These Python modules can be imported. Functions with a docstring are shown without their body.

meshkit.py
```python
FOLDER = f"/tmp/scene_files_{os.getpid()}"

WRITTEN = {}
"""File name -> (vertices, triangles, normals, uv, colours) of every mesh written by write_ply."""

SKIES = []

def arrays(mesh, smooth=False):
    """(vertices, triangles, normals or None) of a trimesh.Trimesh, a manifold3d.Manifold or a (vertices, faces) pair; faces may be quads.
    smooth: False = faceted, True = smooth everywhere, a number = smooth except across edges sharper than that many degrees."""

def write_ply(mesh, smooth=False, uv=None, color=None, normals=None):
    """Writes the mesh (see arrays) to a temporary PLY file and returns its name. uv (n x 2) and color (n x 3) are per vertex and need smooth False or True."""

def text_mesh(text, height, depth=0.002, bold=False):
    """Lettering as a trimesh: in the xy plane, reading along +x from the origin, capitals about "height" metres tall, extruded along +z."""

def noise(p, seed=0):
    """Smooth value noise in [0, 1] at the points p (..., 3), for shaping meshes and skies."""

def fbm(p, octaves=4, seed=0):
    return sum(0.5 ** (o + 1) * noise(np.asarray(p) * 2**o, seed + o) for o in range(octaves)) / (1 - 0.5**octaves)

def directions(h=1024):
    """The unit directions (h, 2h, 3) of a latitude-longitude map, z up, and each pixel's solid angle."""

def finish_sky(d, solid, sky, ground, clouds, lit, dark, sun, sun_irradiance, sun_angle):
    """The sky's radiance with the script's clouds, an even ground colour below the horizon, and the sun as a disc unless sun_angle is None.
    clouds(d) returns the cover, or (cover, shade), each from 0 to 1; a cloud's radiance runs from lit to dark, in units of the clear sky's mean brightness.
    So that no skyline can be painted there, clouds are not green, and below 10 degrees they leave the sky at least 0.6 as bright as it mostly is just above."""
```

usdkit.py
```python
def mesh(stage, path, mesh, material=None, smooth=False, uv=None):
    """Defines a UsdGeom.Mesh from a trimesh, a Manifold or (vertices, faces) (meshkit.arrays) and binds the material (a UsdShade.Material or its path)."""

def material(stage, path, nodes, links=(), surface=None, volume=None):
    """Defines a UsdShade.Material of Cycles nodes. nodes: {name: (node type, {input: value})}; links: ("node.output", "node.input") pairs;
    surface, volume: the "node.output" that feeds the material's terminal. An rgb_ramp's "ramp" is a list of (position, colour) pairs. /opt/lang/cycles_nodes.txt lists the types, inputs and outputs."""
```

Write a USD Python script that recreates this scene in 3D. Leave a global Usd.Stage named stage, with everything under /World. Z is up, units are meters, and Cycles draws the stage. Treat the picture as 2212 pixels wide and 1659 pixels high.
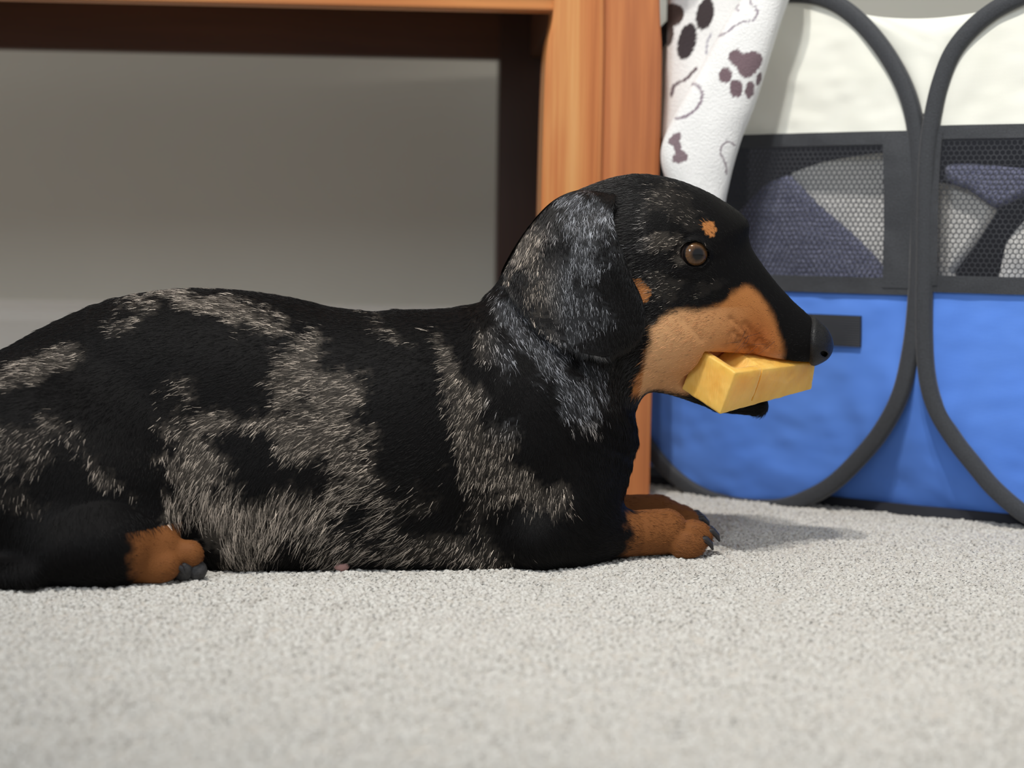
import math, numpy as np, trimesh, manifold3d as m3d, shapely.geometry as sg
import usdkit, meshkit
from pxr import Usd, UsdGeom, UsdLux, UsdShade, Gf, Sdf, Vt
from scipy.spatial import cKDTree

stage = Usd.Stage.CreateInMemory()
UsdGeom.SetStageUpAxis(stage, "Z"); UsdGeom.SetStageMetersPerUnit(stage, 1.0)
world = UsdGeom.Xform.Define(stage, "/World"); stage.SetDefaultPrim(world.GetPrim())

# ------------------------------------------------------------------ camera, lights, exposure
FPX, W, H = 3500.0, 2212, 1659
CAM = np.array([0.0, -1.0, 0.207])
PITCH, ROLL = math.atan((829.5 - 520) / FPX), math.radians(0.9)
fwd = np.array([0, math.cos(PITCH), -math.sin(PITCH)]); up0 = np.array([0, math.sin(PITCH), math.cos(PITCH)]); rt0 = np.array([1.0, 0, 0])
RT = rt0 * math.cos(ROLL) + up0 * math.sin(ROLL); UP = up0 * math.cos(ROLL) - rt0 * math.sin(ROLL)
cam = UsdGeom.Camera.Define(stage, "/World/camera")
cam.AddTransformOp().Set(Gf.Matrix4d(*RT, 0, *UP, 0, *(-fwd), 0, *CAM, 1))
cam.CreateHorizontalApertureAttr(36.0); cam.CreateVerticalApertureAttr(27.0)
cam.CreateFocalLengthAttr(36.0 * FPX / W)
cam.CreateFStopAttr(5.2); cam.CreateFocusDistanceAttr(1.035)
cam.CreateClippingRangeAttr(Gf.Vec2f(0.05, 50)); cam.CreateExposureAttr(-0.06)

dome = UsdLux.DomeLight.Define(stage, "/World/ambient_fill")  # even fill added in place of the room's ambient light
dome.CreateIntensityAttr(0.20); dome.CreateColorAttr(Gf.Vec3f(0.95, 0.97, 1.0))
def look(prim, eye, target):
    d = np.array(target, float) - eye; d /= np.linalg.norm(d); r = np.cross(d, [0, 0, 1.0]); r /= np.linalg.norm(r); u = np.cross(r, d)
    prim.AddTransformOp().Set(Gf.Matrix4d(*r, 0, *u, 0, *(-d), 0, *map(float, eye), 1))
for k, (x, y, p) in enumerate(((-0.42, -0.95, 1700.0), (-0.16, -1.0, 1100.0))):
    l = UsdLux.SphereLight.Define(stage, "/World/ceiling_spot" + ("" if k == 0 else "_001"))
    l.CreateRadiusAttr(0.045); l.CreateIntensityAttr(p); l.CreateColorAttr(Gf.Vec3f(1.0, 0.96, 0.9)); look(l, (x, y, 2.3), (0.26, 0.12, 0.1))
    sh = UsdLux.ShapingAPI.Apply(l.GetPrim()); sh.CreateShapingConeAngleAttr(20.0); sh.CreateShapingConeSoftnessAttr(0.9)
fill_light = UsdLux.RectLight.Define(stage, "/World/added_fill_light")  # unseen light added for fill and the catchlight in the eye
fill_light.CreateWidthAttr(0.60); fill_light.CreateHeightAttr(0.70); fill_light.CreateIntensityAttr(18.0); fill_light.CreateColorAttr(Gf.Vec3f(0.86, 0.93, 1.0))
look(fill_light, (-1.5, -2.3, 1.5), (0.1, 0.1, 0.15))

# ------------------------------------------------------------------ helpers
def ray(px, py):
    return fwd + RT * ((px - W / 2) / FPX) - UP * ((py - H / 2) / FPX)
def P(px, py, D):
    "the point seen at a pixel of the photograph, D metres in front of the camera's plane y = -1"
    r = ray(px, py); return CAM + r * (D / r[1])
def floor_at(px, py, z=0.0):
    r = ray(px, py); return CAM + r * ((z - CAM[2]) / r[2])
def project(p):
    q = np.asarray(p) - CAM; d = q @ fwd
    return W / 2 + FPX * (q @ RT) / d, H / 2 - FPX * (q @ UP) / d

used = {}
def free_path(name, parent):
    base = (parent.GetPath().pathString if parent is not None else "/World") + "/" + name
    n = used.get(base, 0); used[base] = n + 1
    return base if n == 0 else f"{base}_{n:03d}"
def tag(o, label=None, cat=None, group=None, kind=None):
    p = o.GetPrim() if hasattr(o, "GetPrim") else o
    for k, v in (("label", label), ("category", cat), ("group", group), ("kind", kind)):
        if v: p.SetCustomDataByKey(k, v)
    return p
def thing(name, label, cat, loc=(0, 0, 0), kind=None, parent=None):
    x = UsdGeom.Xform.Define(stage, free_path(name, parent))
    x.AddTranslateOp().Set(Gf.Vec3d(*map(float, loc)))
    return tag(x, label, cat, kind=kind)
def origin(parent):
    return np.array(UsdGeom.XformCache().GetLocalToWorldTransform(parent).ExtractTranslation()) if parent is not None else np.zeros(3)
def obj(name, mesh, mat, parent=None, smooth=False, color=None, label=None, kind=None, cat=None, loc=None):
    "one Mesh prim; its vertices are given in world coordinates"
    v, f, n = meshkit.arrays(mesh, smooth)
    o = origin(parent) if loc is None else np.asarray(loc, float)
    m = usdkit.mesh(stage, free_path(name, parent), (v - o, f), mat)
    if loc is not None: m.AddTranslateOp().Set(Gf.Vec3d(*map(float, loc)))
    if n is not None:
        m.CreateNormalsAttr(Vt.Vec3fArray.FromNumpy(n.astype(np.float32))); m.SetNormalsInterpolation("vertex")
    if color is not None:
        UsdGeom.PrimvarsAPI(m).CreatePrimvar("coat", Sdf.ValueTypeNames.Float3Array, "vertex").Set(Vt.Vec3fArray.FromNumpy(np.asarray(color, np.float32)))
    tag(m, label, cat, kind=kind)
    return m
def curves(name, pts, widths, mat, parent, color=None, label=None, kind="stuff"):
    "pts (n, k, 3) in world coordinates, widths (k,) or (n, k)"
    n, k, _ = pts.shape
    c = UsdGeom.BasisCurves.Define(stage, free_path(name, parent))
    c.CreateTypeAttr("linear"); c.CreateWrapAttr("nonperiodic")
    c.CreateCurveVertexCountsAttr(Vt.IntArray.FromNumpy(np.full(n, k, np.int32)))
    c.CreatePointsAttr(Vt.Vec3fArray.FromNumpy((pts - origin(parent)).reshape(-1, 3).astype(np.float32)))
    c.CreateWidthsAttr(Vt.FloatArray.FromNumpy(np.broadcast_to(widths, (n, k)).reshape(-1).astype(np.float32))); c.SetWidthsInterpolation("vertex")
    if color is not None:
        UsdGeom.PrimvarsAPI(c).CreatePrimvar("coat", Sdf.ValueTypeNames.Float3Array, "vertex").Set(Vt.Vec3fArray.FromNumpy(np.repeat(color, k, axis=0).astype(np.float32)))
    UsdShade.MaterialBindingAPI.Apply(c.GetPrim()).Bind(mat)
    tag(c, label, kind=kind)
    return c
def rbox(lo, hi, r=0.003, seg=12):
    lo, hi = np.minimum(lo, hi).astype(float), np.maximum(lo, hi).astype(float); r = min(r, *(hi - lo) / 2.01)
    return m3d.Manifold.batch_hull([m3d.Manifold.sphere(r, seg).translate([float(a) for a in c]) for c in np.array(np.meshgrid(*np.stack([lo + r, hi - r], 1))).reshape(3, -1).T])
def catmull(p, n):
    p = np.asarray(p, float); p = np.vstack([2 * p[0] - p[1], p, 2 * p[-1] - p[-2]]); out = []
    seg = len(p) - 3; t = np.linspace(0, seg, n); i = np.minimum(t.astype(int), seg - 1); u = (t - i)[:, None]
    a, b, c, d = p[i], p[i + 1], p[i + 2], p[i + 3]
    return 0.5 * (2 * b + (c - a) * u + (2 * a - 5 * b + 4 * c - d) * u ** 2 + (3 * b - a - 3 * c + d) * u ** 3)
def srgb(r, g, b):
    x = np.array([r, g, b]) / 255.0
    return tuple(np.where(x <= 0.04045, x / 12.92, ((x + 0.055) / 1.055) ** 2.4))
L = "/World/Looks/"
def mat_plain(name, col, rough=0.6, **kw):
    return usdkit.material(stage, L + name, {"p": ("principled_bsdf", {"base_color": col, "roughness": rough, **kw})}, surface="p.BSDF")
def mat_attr(name, rough=0.6, bump=None, **kw):
    nodes = {"a": ("attribute", {"attribute": "coat"}), "p": ("principled_bsdf", {"roughness": rough, **kw})}
    links = [("a.color", "p.base_color")]
    if bump:
        nodes |= {"g": ("geometry", {}), "n": ("noise_texture", {"scale": bump[0], "detail": 3.0}), "b": ("bump", {"strength": bump[1], "distance": bump[2]})}
        links += [("g.position", "n.vector"), ("n.fac", "b.height"), ("b.normal", "p.normal")]
    return usdkit.material(stage, L + name, nodes, links, surface="p.BSDF")
def mat_noise(name, ramp, scale, rough=0.6, detail=4.0, stretch=(1, 1, 1), bump=(0.3, 0.002), bscale=None, distortion=0.0, **kw):
    nodes = {"g": ("geometry", {}), "m": ("mapping", {"scale": stretch}), "n": ("noise_texture", {"scale": scale, "detail": detail, "distortion": distortion}),
             "r": ("rgb_ramp", {"ramp": ramp}), "n2": ("noise_texture", {"scale": bscale or scale, "detail": 3.0}),
             "b": ("bump", {"strength": bump[0], "distance": bump[1]}), "p": ("principled_bsdf", {"roughness": rough, **kw})}
    return usdkit.material(stage, L + name, nodes, [("g.position", "m.vector"), ("m.vector", "n.vector"), ("n.fac", "r.fac"), ("r.color", "p.base_color"),
                           ("m.vector", "n2.vector"), ("n2.fac", "b.height"), ("b.normal", "p.normal")], surface="p.BSDF")

rng = np.random.default_rng(7)
# ------------------------------------------------------------------ the setting
M_wall = mat_noise("wall_paint", [(0.3, srgb(212, 208, 194)), (0.7, srgb(217, 213, 199))], 3.0, 0.75, bump=(0.15, 0.001), bscale=160.0)
M_base = mat_plain("baseboard_paint", srgb(226, 221, 210), 0.5)
M_carpet = mat_noise("carpet_backing", [(0.3, srgb(180, 175, 166)), (0.7, srgb(196, 191, 183))], 260.0, 0.95, bump=(0.8, 0.003))
M_ceiling = mat_plain("ceiling_paint", srgb(225, 222, 216), 0.8)
WALL_Y = 0.80
obj("floor", rbox((-2.6, -2.6, -0.08), (2.6, WALL_Y, 0.0), 0.001, 4), M_carpet, kind="structure", label="light grey-beige carpeted floor")
obj("wall_back", rbox((-2.6, WALL_Y, -0.08), (2.6, WALL_Y + 0.12, 2.5), 0.001, 4), M_wall, kind="structure", label="plain grey-beige painted wall behind the table")
bb = [(0, 0), (0.016, 0), (0.016, 0.113), (0.012, 0.125), (0.006, 0.131), (0.004, 0.135), (0, 0.135)]
base = m3d.CrossSection([bb]).extrude(5.2)
v = trimesh.Trimesh(*[base.to_mesh().vert_properties[:, :3], base.to_mesh().tri_verts])
vv = np.array(v.vertices); vv = np.stack([vv[:, 2] - 2.6, WALL_Y - vv[:, 0], vv[:, 1] - 0.002], 1)
obj("baseboard_back", trimesh.Trimesh(vv, v.faces[:, ::-1], process=False), M_base, kind="structure", label="off-white baseboard along the grey wall")

# carpet pile: twisted yarn ends standing on the floor
def tuft(seed):
    r = np.random.default_rng(seed); n, prof = 7, [(0.0, 0.8), (0.35, 1.0), (0.7, 0.95), (0.9, 0.72), (1.0, 0.0)]
    ph = r.uniform(0, 6.28, 3); vs = []
    for h, q in prof:
        for k in range(n):
            a = k / n * 2 * np.pi + 1.6 * h
            rad = q * (1 + 0.28 * np.sin(3 * a + ph[0]) + 0.2 * np.sin(2 * a + ph[1] + 3 * h)) * r.uniform(0.85, 1.15)
            vs.append((rad * np.cos(a) + 0.25 * h * np.cos(ph[2]), rad * np.sin(a) + 0.25 * h * np.sin(ph[2]), h + r.uniform(-.06, .06) * (h > 0)))
    fs = []
    for j in range(len(prof) - 1):
        for k in range(n):
            a, b = j * n + k, j * n + (k + 1) % n; fs += [(a, b, b + n), (a, b + n, a + n)]
    return trimesh.Trimesh(np.array(vs), fs, process=False)
def carpet():
    pi = UsdGeom.PointInstancer.Define(stage, free_path("carpet_pile", None))
    tag(pi, "short cut pile of light grey carpet covering the floor", "carpet", kind="stuff")
    cols = [srgb(192, 190, 184), srgb(189, 186, 180), srgb(185, 182, 175), srgb(195, 193, 187), srgb(179, 175, 168)]
    for k, c in enumerate(cols):
        m = mat_plain(f"carpet_yarn_{k}", c, 0.9, sheen_weight=0.15, specular_ior_level=0.2)
        mesh = usdkit.mesh(stage, f"{pi.GetPath()}/tuft" + (f"_{k:03d}" if k else ""), tuft(k + 3), m, smooth=True)
        pi.CreatePrototypesRel().AddTarget(mesh.GetPath())
    pts, sc = [], []
    for x0, x1, y0, y1, s in ((-.52, .62, -.46, .42, .0027), (-.9, 1.0, .42, .785, .0058), (-.9, -.52, -.46, .42, .0058), (.62, 1.0, -.46, .42, .0058)):
        g = np.stack(np.meshgrid(np.arange(x0, x1, s), np.arange(y0, y1, s), indexing="ij"), -1).reshape(-1, 2)
        g = g + rng.uniform(-.55, .55, g.shape) * s
        pts.append(g); sc.append(np.full(len(g), s))
    g, s = np.vstack(pts), np.concatenate(sc); n = len(g)
    lump = meshkit.fbm(np.stack([g[:, 0] * 55, g[:, 1] * 55, 0 * g[:, 0]], 1), 3, 5)
    bare = meshkit.noise(np.stack([g[:, 0] * 120, g[:, 1] * 120, 0 * g[:, 0]], 1), 9)
    hgt = 0.0040 * (0.8 + 0.4 * lump) * rng.uniform(0.85, 1.12, n) * np.where(bare > 0.88, 0.55, 1.0)
    idx = np.clip((5 * (0.55 * rng.uniform(0, 1, n) + 0.45 * lump)).astype(int), 0, 4)
    yaw, tx, ty = rng.uniform(0, 360, n), rng.normal(0, 16, n), rng.normal(0, 16, n)
    a, b, c = np.radians(yaw) / 2, np.radians(tx) / 2, np.radians(ty) / 2
    # quaternion  qx * qy * qz
    def qm(p, q):
        w1, x1, y1, z1 = p; w2, x2, y2, z2 = q
        return (w1*w2-x1*x2-y1*y2-z1*z2, w1*x2+x1*w2+y1*z2-z1*y2, w1*y2-x1*z2+y1*w2+z1*x2, w1*z2+x1*y2-y1*x2+z1*w2)
    z = np.zeros(n); q = qm(qm((np.cos(b), np.sin(b), z, z), (np.cos(c), z, np.sin(c), z)), (np.cos(a), z, z, np.sin(a)))
    pi.CreatePositionsAttr(Vt.Vec3fArray.FromNumpy(np.stack([g[:, 0], g[:, 1], np.full(n, -0.0035)], 1).astype(np.float32)))
    pi.CreateScalesAttr(Vt.Vec3fArray.FromNumpy(np.stack([s * 0.80, s * 0.80, hgt * 1.2], 1).astype(np.float32)))
    pi.CreateOrientationsAttr(Vt.QuathArray.FromNumpy(np.stack([q[1], q[2], q[3], q[0]], 1).astype(np.float16)))
    pi.CreateProtoIndicesAttr(Vt.IntArray.FromNumpy(idx.astype(np.int32)))
carpet()

# ------------------------------------------------------------------ the bench table
def wood(name, ramp, seed):
    nodes = {"g": ("geometry", {}), "m": ("mapping", {"scale": (34.0, 34.0, 2.2), "location": (seed, seed * 1.7, seed)}), "n": ("noise_texture", {"scale": 1.0, "detail": 3.0, "distortion": 0.8, "roughness": 0.55}),
             "m2": ("mapping", {"scale": (420.0, 420.0, 7.0)}), "n2": ("noise_texture", {"scale": 1.0, "detail": 2.0}),
             "x": ("mix_float", {"fac": 0.27}), "r": ("rgb_ramp", {"ramp": ramp}), "b": ("bump", {"strength": 0.12, "distance": 0.0006}), "p": ("principled_bsdf", {"roughness": 0.38, "coat_weight": 0.15, "coat_roughness": 0.3})}
    return usdkit.material(stage, L + name, nodes, [("g.position", "m.vector"), ("m.vector", "n.vector"), ("g.position", "m2.vector"), ("m2.vector", "n2.vector"), ("n.fac", "x.a"), ("n2.fac", "x.b"),
                           ("x.result", "r.fac"), ("r.color", "p.base_color"), ("n2.fac", "b.height"), ("b.normal", "p.normal")], surface="p.BSDF")
def wood_x(name, ramp, seed):
    nodes = {"g": ("geometry", {}), "m": ("mapping", {"scale": (2.2, 34.0, 34.0), "location": (seed, seed * 1.7, seed)}), "n": ("noise_texture", {"scale": 1.0, "detail": 3.0, "distortion": 0.8}),
             "r": ("rgb_ramp", {"ramp": ramp}), "p": ("principled_bsdf", {"roughness": 0.4})}
    return usdkit.material(stage, L + name, nodes, [("g.position", "m.vector"), ("m.vector", "n.vector"), ("n.fac", "r.fac"), ("r.color", "p.base_color")], surface="p.BSDF")
M_sap = wood("pale_wood", [(0.25, srgb(160, 88, 40)), (0.42, srgb(190, 116, 62)), (0.55, srgb(205, 142, 82)), (0.72, srgb(214, 160, 100))], 1.3)
M_heart = wood("red_wood", [(0.25, srgb(140, 76, 40)), (0.42, srgb(172, 102, 58)), (0.55, srgb(188, 116, 66)), (0.8, srgb(208, 146, 88))], 4.7)
M_rail = wood_x("rail_wood", [(0.3, srgb(176, 100, 48)), (0.7, srgb(208, 140, 78))], 2.0)
M_shade_rail = wood_x("shade_toned_rail_wood", [(0.3, srgb(72, 43, 25)), (0.7, srgb(94, 58, 35))], 3.1)  # rail wood darkened so its colour carries the shade under the table
M_shade_leg = wood("shade_toned_leg_wood", [(0.3, srgb(52, 31, 21)), (0.7, srgb(68, 42, 28))], 6.1)  # back leg wood with the under-table shade put into its colour
TY = math.radians(3.0); TU, TV = np.array([math.cos(TY), math.sin(TY), 0]), np.array([-math.sin(TY), math.cos(TY), 0])
T0 = floor_at(1404, 1085) ; T0[2] = 0.0
def on_table(px, py, v=0.0):
    "(u, z) on the vertical plane of the table's front, v metres further back"
    r = ray(px, py); o = T0 + TV * v; t = ((o - CAM) @ TV) / (r @ TV); q = CAM + r * t
    return (q - T0) @ TU, q[2]
def table_prism(outline, v0, v1, bevel=0.003):
    "outline in (u, z), extruded from v0 to v1 with chamfered edges"
    c = m3d.CrossSection([outline]); c = c if c.area() > 0 else m3d.CrossSection([outline[::-1]])
    s = c.offset(-bevel, m3d.JoinType.Round)
    core = m3d.Manifold.batch_hull([]) if False else None
    a = c.extrude(v1 - v0 - 2 * bevel).translate([0, 0, v0 + bevel]); steps = []
    for k in range(4):
        t = k / 3 * math.pi / 2
        ins = c.offset(-bevel * (1 - math.cos(t)), m3d.JoinType.Round); hgt = bevel * math.sin(t)
        steps.append(ins.extrude(v1 - v0 - 2 * bevel + 2 * hgt).translate([0, 0, v0 + bevel - hgt]))
    m = m3d.Manifold.batch_boolean(steps, m3d.OpType.Add).to_mesh()
    q = m.vert_properties[:, :3]
    return trimesh.Trimesh(T0 + q[:, :1] * TU + q[:, 1:2] * np.array([0, 0, 1.0]) + q[:, 2:3] * TV, m.tri_verts[:, ::-1], process=False)
def dense(pts, n=60):
    return catmull(np.array(pts), n)
table = thing("bench_table", "orange-brown wooden table with thick square leg standing behind the dog", "table", T0)
LW = 0.062
lft = [on_table(*p) for p in ((1197, -170), (1197, 10), (1185, 85), (1179, 140), (1175, 250), (1171, 400), (1164, 700), (1158, 1087))]
rgt = [on_table(*p) for p in ((1425, -170), (1427, 20), (1431, 110), (1429, 260), (1424, 420), (1415, 700), (1408, 900), (1404, 1087))]
mid = [on_table(*p) for p in ((1307, -170), (1307, 20), (1307, 110), (1304, 260), (1300, 420), (1293, 700), (1287, 900), (1281, 1087))]
lft, rgt, mid = (np.array(a) for a in (lft, rgt, mid))
for a in (lft, rgt, mid): a[-1, 1] = 0.0
ld, rd, md = (dense(a, 40) for a in (lft, rgt, mid))
leg = thing("leg", "thick front leg of two glued boards", None, T0, parent=table)
obj("board", table_prism(np.vstack([ld, md[::-1]]).tolist(), 0, LW, 0.004), M_sap, leg, 40, label="pale orange left half of the leg")
obj("board", table_prism(np.vstack([md + [0.0002, 0], rd[::-1]]).tolist(), 0, LW, 0.004), M_heart, leg, 40, label="redder right half of the leg")
ztop = lft[0, 1]; ub, zb = on_table(1190, 19)
ur = lft[0, 0]
zb0 = zb
def ubox(u0, u1, v0, v1, z0, z1, b=0.002): return table_prism([(u0, z0), (u1, z0), (u1, z1), (u0, z1)], v0, v1, b)
obj("front_rail", ubox(-1.25, ur + 0.004, 0.010, 0.032, zb0, ztop), M_rail, table, 40)
TD = 0.345
ubk, zbk = on_table(1080, 124, TD)
obj("back_leg", ubox(ubk, ubk + LW, TD, TD + LW, 0, ztop), M_shade_leg, table, 40, label="back leg with the shade under the table put into its dark brown")
obj("back_rail", ubox(-1.25, ubk + 0.004, TD + 0.012, TD + 0.034, zbk, ztop), M_shade_rail, table, 40, label="back rail with the shade under the table put into its dark brown")
obj("side_rail", ubox(ubk + 0.03, ubk + 0.052, 0.0825, TD + 0.0005, zb0, ztop), M_shade_rail, table, 40)
obj("leg", ubox(-1.33, -1.25, 0, LW, 0, ztop), M_heart, table, 40)
obj("leg", ubox(-1.33, -1.25, TD, TD + LW, 0, ztop), M_heart, table, 40)
obj("tabletop", ubox(-1.37, 0.012, -0.03, TD + LW + 0.03, ztop, ztop + 0.028, 0.004), M_rail, table, 40)
# ------------------------------------------------------------------ the pop-up pet carrier
def fabric(name, col, col2, rough=0.7):
    nodes = {"g": ("geometry", {}), "w1": ("wave_texture", {"wave_type": "bands", "bands_direction": "z", "scale": 330.0, "distortion": 0.4, "detail": 0.0}),
             "w2": ("wave_texture", {"wave_type": "bands", "bands_direction": "x", "scale": 330.0, "distortion": 0.4, "detail": 0.0}), "mx": ("mix_float", {"fac": 0.5}),
             "n": ("noise_texture", {"scale": 14.0, "detail": 3.0}), "r": ("rgb_ramp", {"ramp": [(0.3, col), (0.7, col2)]}),
             "b": ("bump", {"strength": 0.25, "distance": 0.0004}), "p": ("principled_bsdf", {"roughness": rough, "sheen_weight": 0.15, "specular_ior_level": 0.3})}
    return usdkit.material(stage, L + name, nodes, [("g.position", "w1.vector"), ("g.position", "w2.vector"), ("w1.fac", "mx.a"), ("w2.fac", "mx.b"), ("g.position", "n.vector"), ("n.fac", "r.fac"),
                           ("r.color", "p.base_color"), ("mx.result", "b.height"), ("b.normal", "p.normal")], surface="p.BSDF")
M_blue = fabric("blue_polyester", srgb(80, 128, 218), srgb(90, 138, 226))
M_white = fabric("white_polyester", srgb(226, 226, 214), srgb(234, 234, 224))
M_black = mat_noise("black_webbing", [(0.3, srgb(38, 40, 44)), (0.7, srgb(52, 55, 60))], 900.0, 0.7, bump=(0.5, 0.0006), sheen_weight=0.2)
M_net = mat_plain("black_netting", srgb(40, 42, 48), 0.6)
M_inner = mat_plain("dark_interior", srgb(34, 36, 44), 0.8)  # carries the interior shade on the inner sheets; also floor, far mesh

PC = floor_at(1990, 1128); PA = floor_at(1410, 1057); PB = floor_at(2212, 1146)
dl = (PA - PC) / np.linalg.norm(PA - PC); dr = (PB - PC) / np.linalg.norm(PB - PC); ZV = np.array([0, 0, 1.0])
nl = np.cross(dl, ZV); nl = nl if nl[1] < 0 else -nl
nr = np.cross(dr, ZV); nr = nr if nr[1] < 0 else -nr
def on_plane(px, py, n):
    r = ray(px, py); return CAM + r * (((PC - CAM) @ n) / (r @ n))
class Panel:
    "a framed wall of the carrier: a = distance from the shared corner, z = height"
    def __init__(s, d, n, edge, width, seed):
        s.d, s.n, s.seed = d, n, seed
        e = catmull([((on_plane(x, y, n) - PC) @ d, on_plane(x, y, n)[2]) for x, y in edge], 160)
        s.near = e; s.w = width
        far = np.stack([width - e[:, 0], e[:, 1]], 1)
        s.frame = np.vstack([e, far[::-1]])
        o = np.argsort(e[:, 1]); s.ez, s.ea = e[o, 1], e[o, 0]
    def lim(s, z):
        a = np.interp(z, s.ez, s.ea); return a, s.w - a
    def at(s, a, z, out=0.0):
        a, z = np.asarray(a, float), np.asarray(z, float); lo, hi = s.lim(z)
        t = np.clip((a - lo) / np.maximum(hi - lo, 1e-4), 0, 1); zz = np.clip(z / 0.395, 0, 1)
        puff = 0.012 * (4 * t * (1 - t)) ** 0.6 * (4 * zz * (1 - zz)) ** 0.5
        q = np.stack([a * 16 + z * 9, z * 26 - a * 6, 0 * a + s.seed], -1)
        wr = (meshkit.fbm(q, 3, 3) - 0.5) * 0.007 * (4 * t * (1 - t)) ** 0.4
        q2 = np.stack([a * 60 - z * 25, z * 18 + a * 10, 0 * a + 3 + s.seed], -1)
        pk = np.exp(-np.minimum(t, 1 - t) * (hi - lo) / 0.022) * (meshkit.noise(q2, 8) - 0.5) * 0.006
        return PC + a[..., None] * s.d + z[..., None] * ZV + (puff + wr + pk + out)[..., None] * s.n if np.ndim(a) else None
    def strip(s, zlo, zhi, nz, na, out=0.0, t0=0.0, t1=1.0, thick=0.0):
        zs = np.linspace(zlo, zhi, nz); lo, hi = s.lim(zs); t = np.linspace(t0, t1, na)
        a = lo[:, None] + t[None] * (hi - lo)[:, None]; z = np.repeat(zs[:, None], na, 1)
        return sheet(s.at(a, z, out), s.at(a, z, out - thick) if thick else None, s.n)
def gridf(nz, na, off=0, flip=False):
    i, j = np.meshgrid(np.arange(nz - 1), np.arange(na - 1), indexing="ij"); q = np.stack([i * na + j, i * na + j + 1, (i + 1) * na + j + 1, (i + 1) * na + j], -1).reshape(-1, 4) + off
    f = np.vstack([q[:, [0, 1, 2]], q[:, [0, 2, 3]]]); return f[:, ::-1] if flip else f
def sheet(front, back, n):
    nz, na, _ = front.shape; f = front.reshape(-1, 3); g = np.cross(front[0, 1] - front[0, 0], front[1, 0] - front[0, 0]) @ n < 0
    if back is None: return trimesh.Trimesh(f, gridf(nz, na, 0, g), process=False)
    N = len(f); ring = list(range(na)) + [k * na + na - 1 for k in range(1, nz)] + [(nz - 1) * na + k for k in range(na - 2, -1, -1)] + [k * na for k in range(nz - 2, 0, -1)]
    sd = []
    for k in range(len(ring)):
        a, b = ring[k], ring[(k + 1) % len(ring)]; sd += [(b, a, a + N), (b, a + N, b + N)]
    sd = np.array(sd); sd = sd[:, ::-1] if g else sd
    return trimesh.Trimesh(np.vstack([f, back.reshape(-1, 3)]), np.vstack([gridf(nz, na, 0, g), gridf(nz, na, N, not g), sd]), process=False)
left = Panel(dl, nl, [(1690, -12), (1750, -10), (1800, 4), (1850, 38), (1900, 92), (1942, 158), (1968, 220), (1982, 290), (1988, 400), (1987, 550), (1982, 650), (1971, 750), (1948, 850), (1908, 928), (1858, 990), (1800, 1045), (1740, 1078), (1690, 1094), (1640, 1096)], 0.30, 1.0)
right = Panel(dr, nr, [(2330, -60), (2260, -34), (2212, -10), (2150, 22), (2100, 62), (2060, 112), (2035, 172), (2018, 240), (2006, 320), (2001, 420), (1999, 560), (1997, 680), (2002, 800), (2022, 880), (2062, 948), (2104, 1002), (2150, 1056), (2212, 1108), (2270, 1134), (2340, 1146)], 0.34, 5.0)
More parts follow.
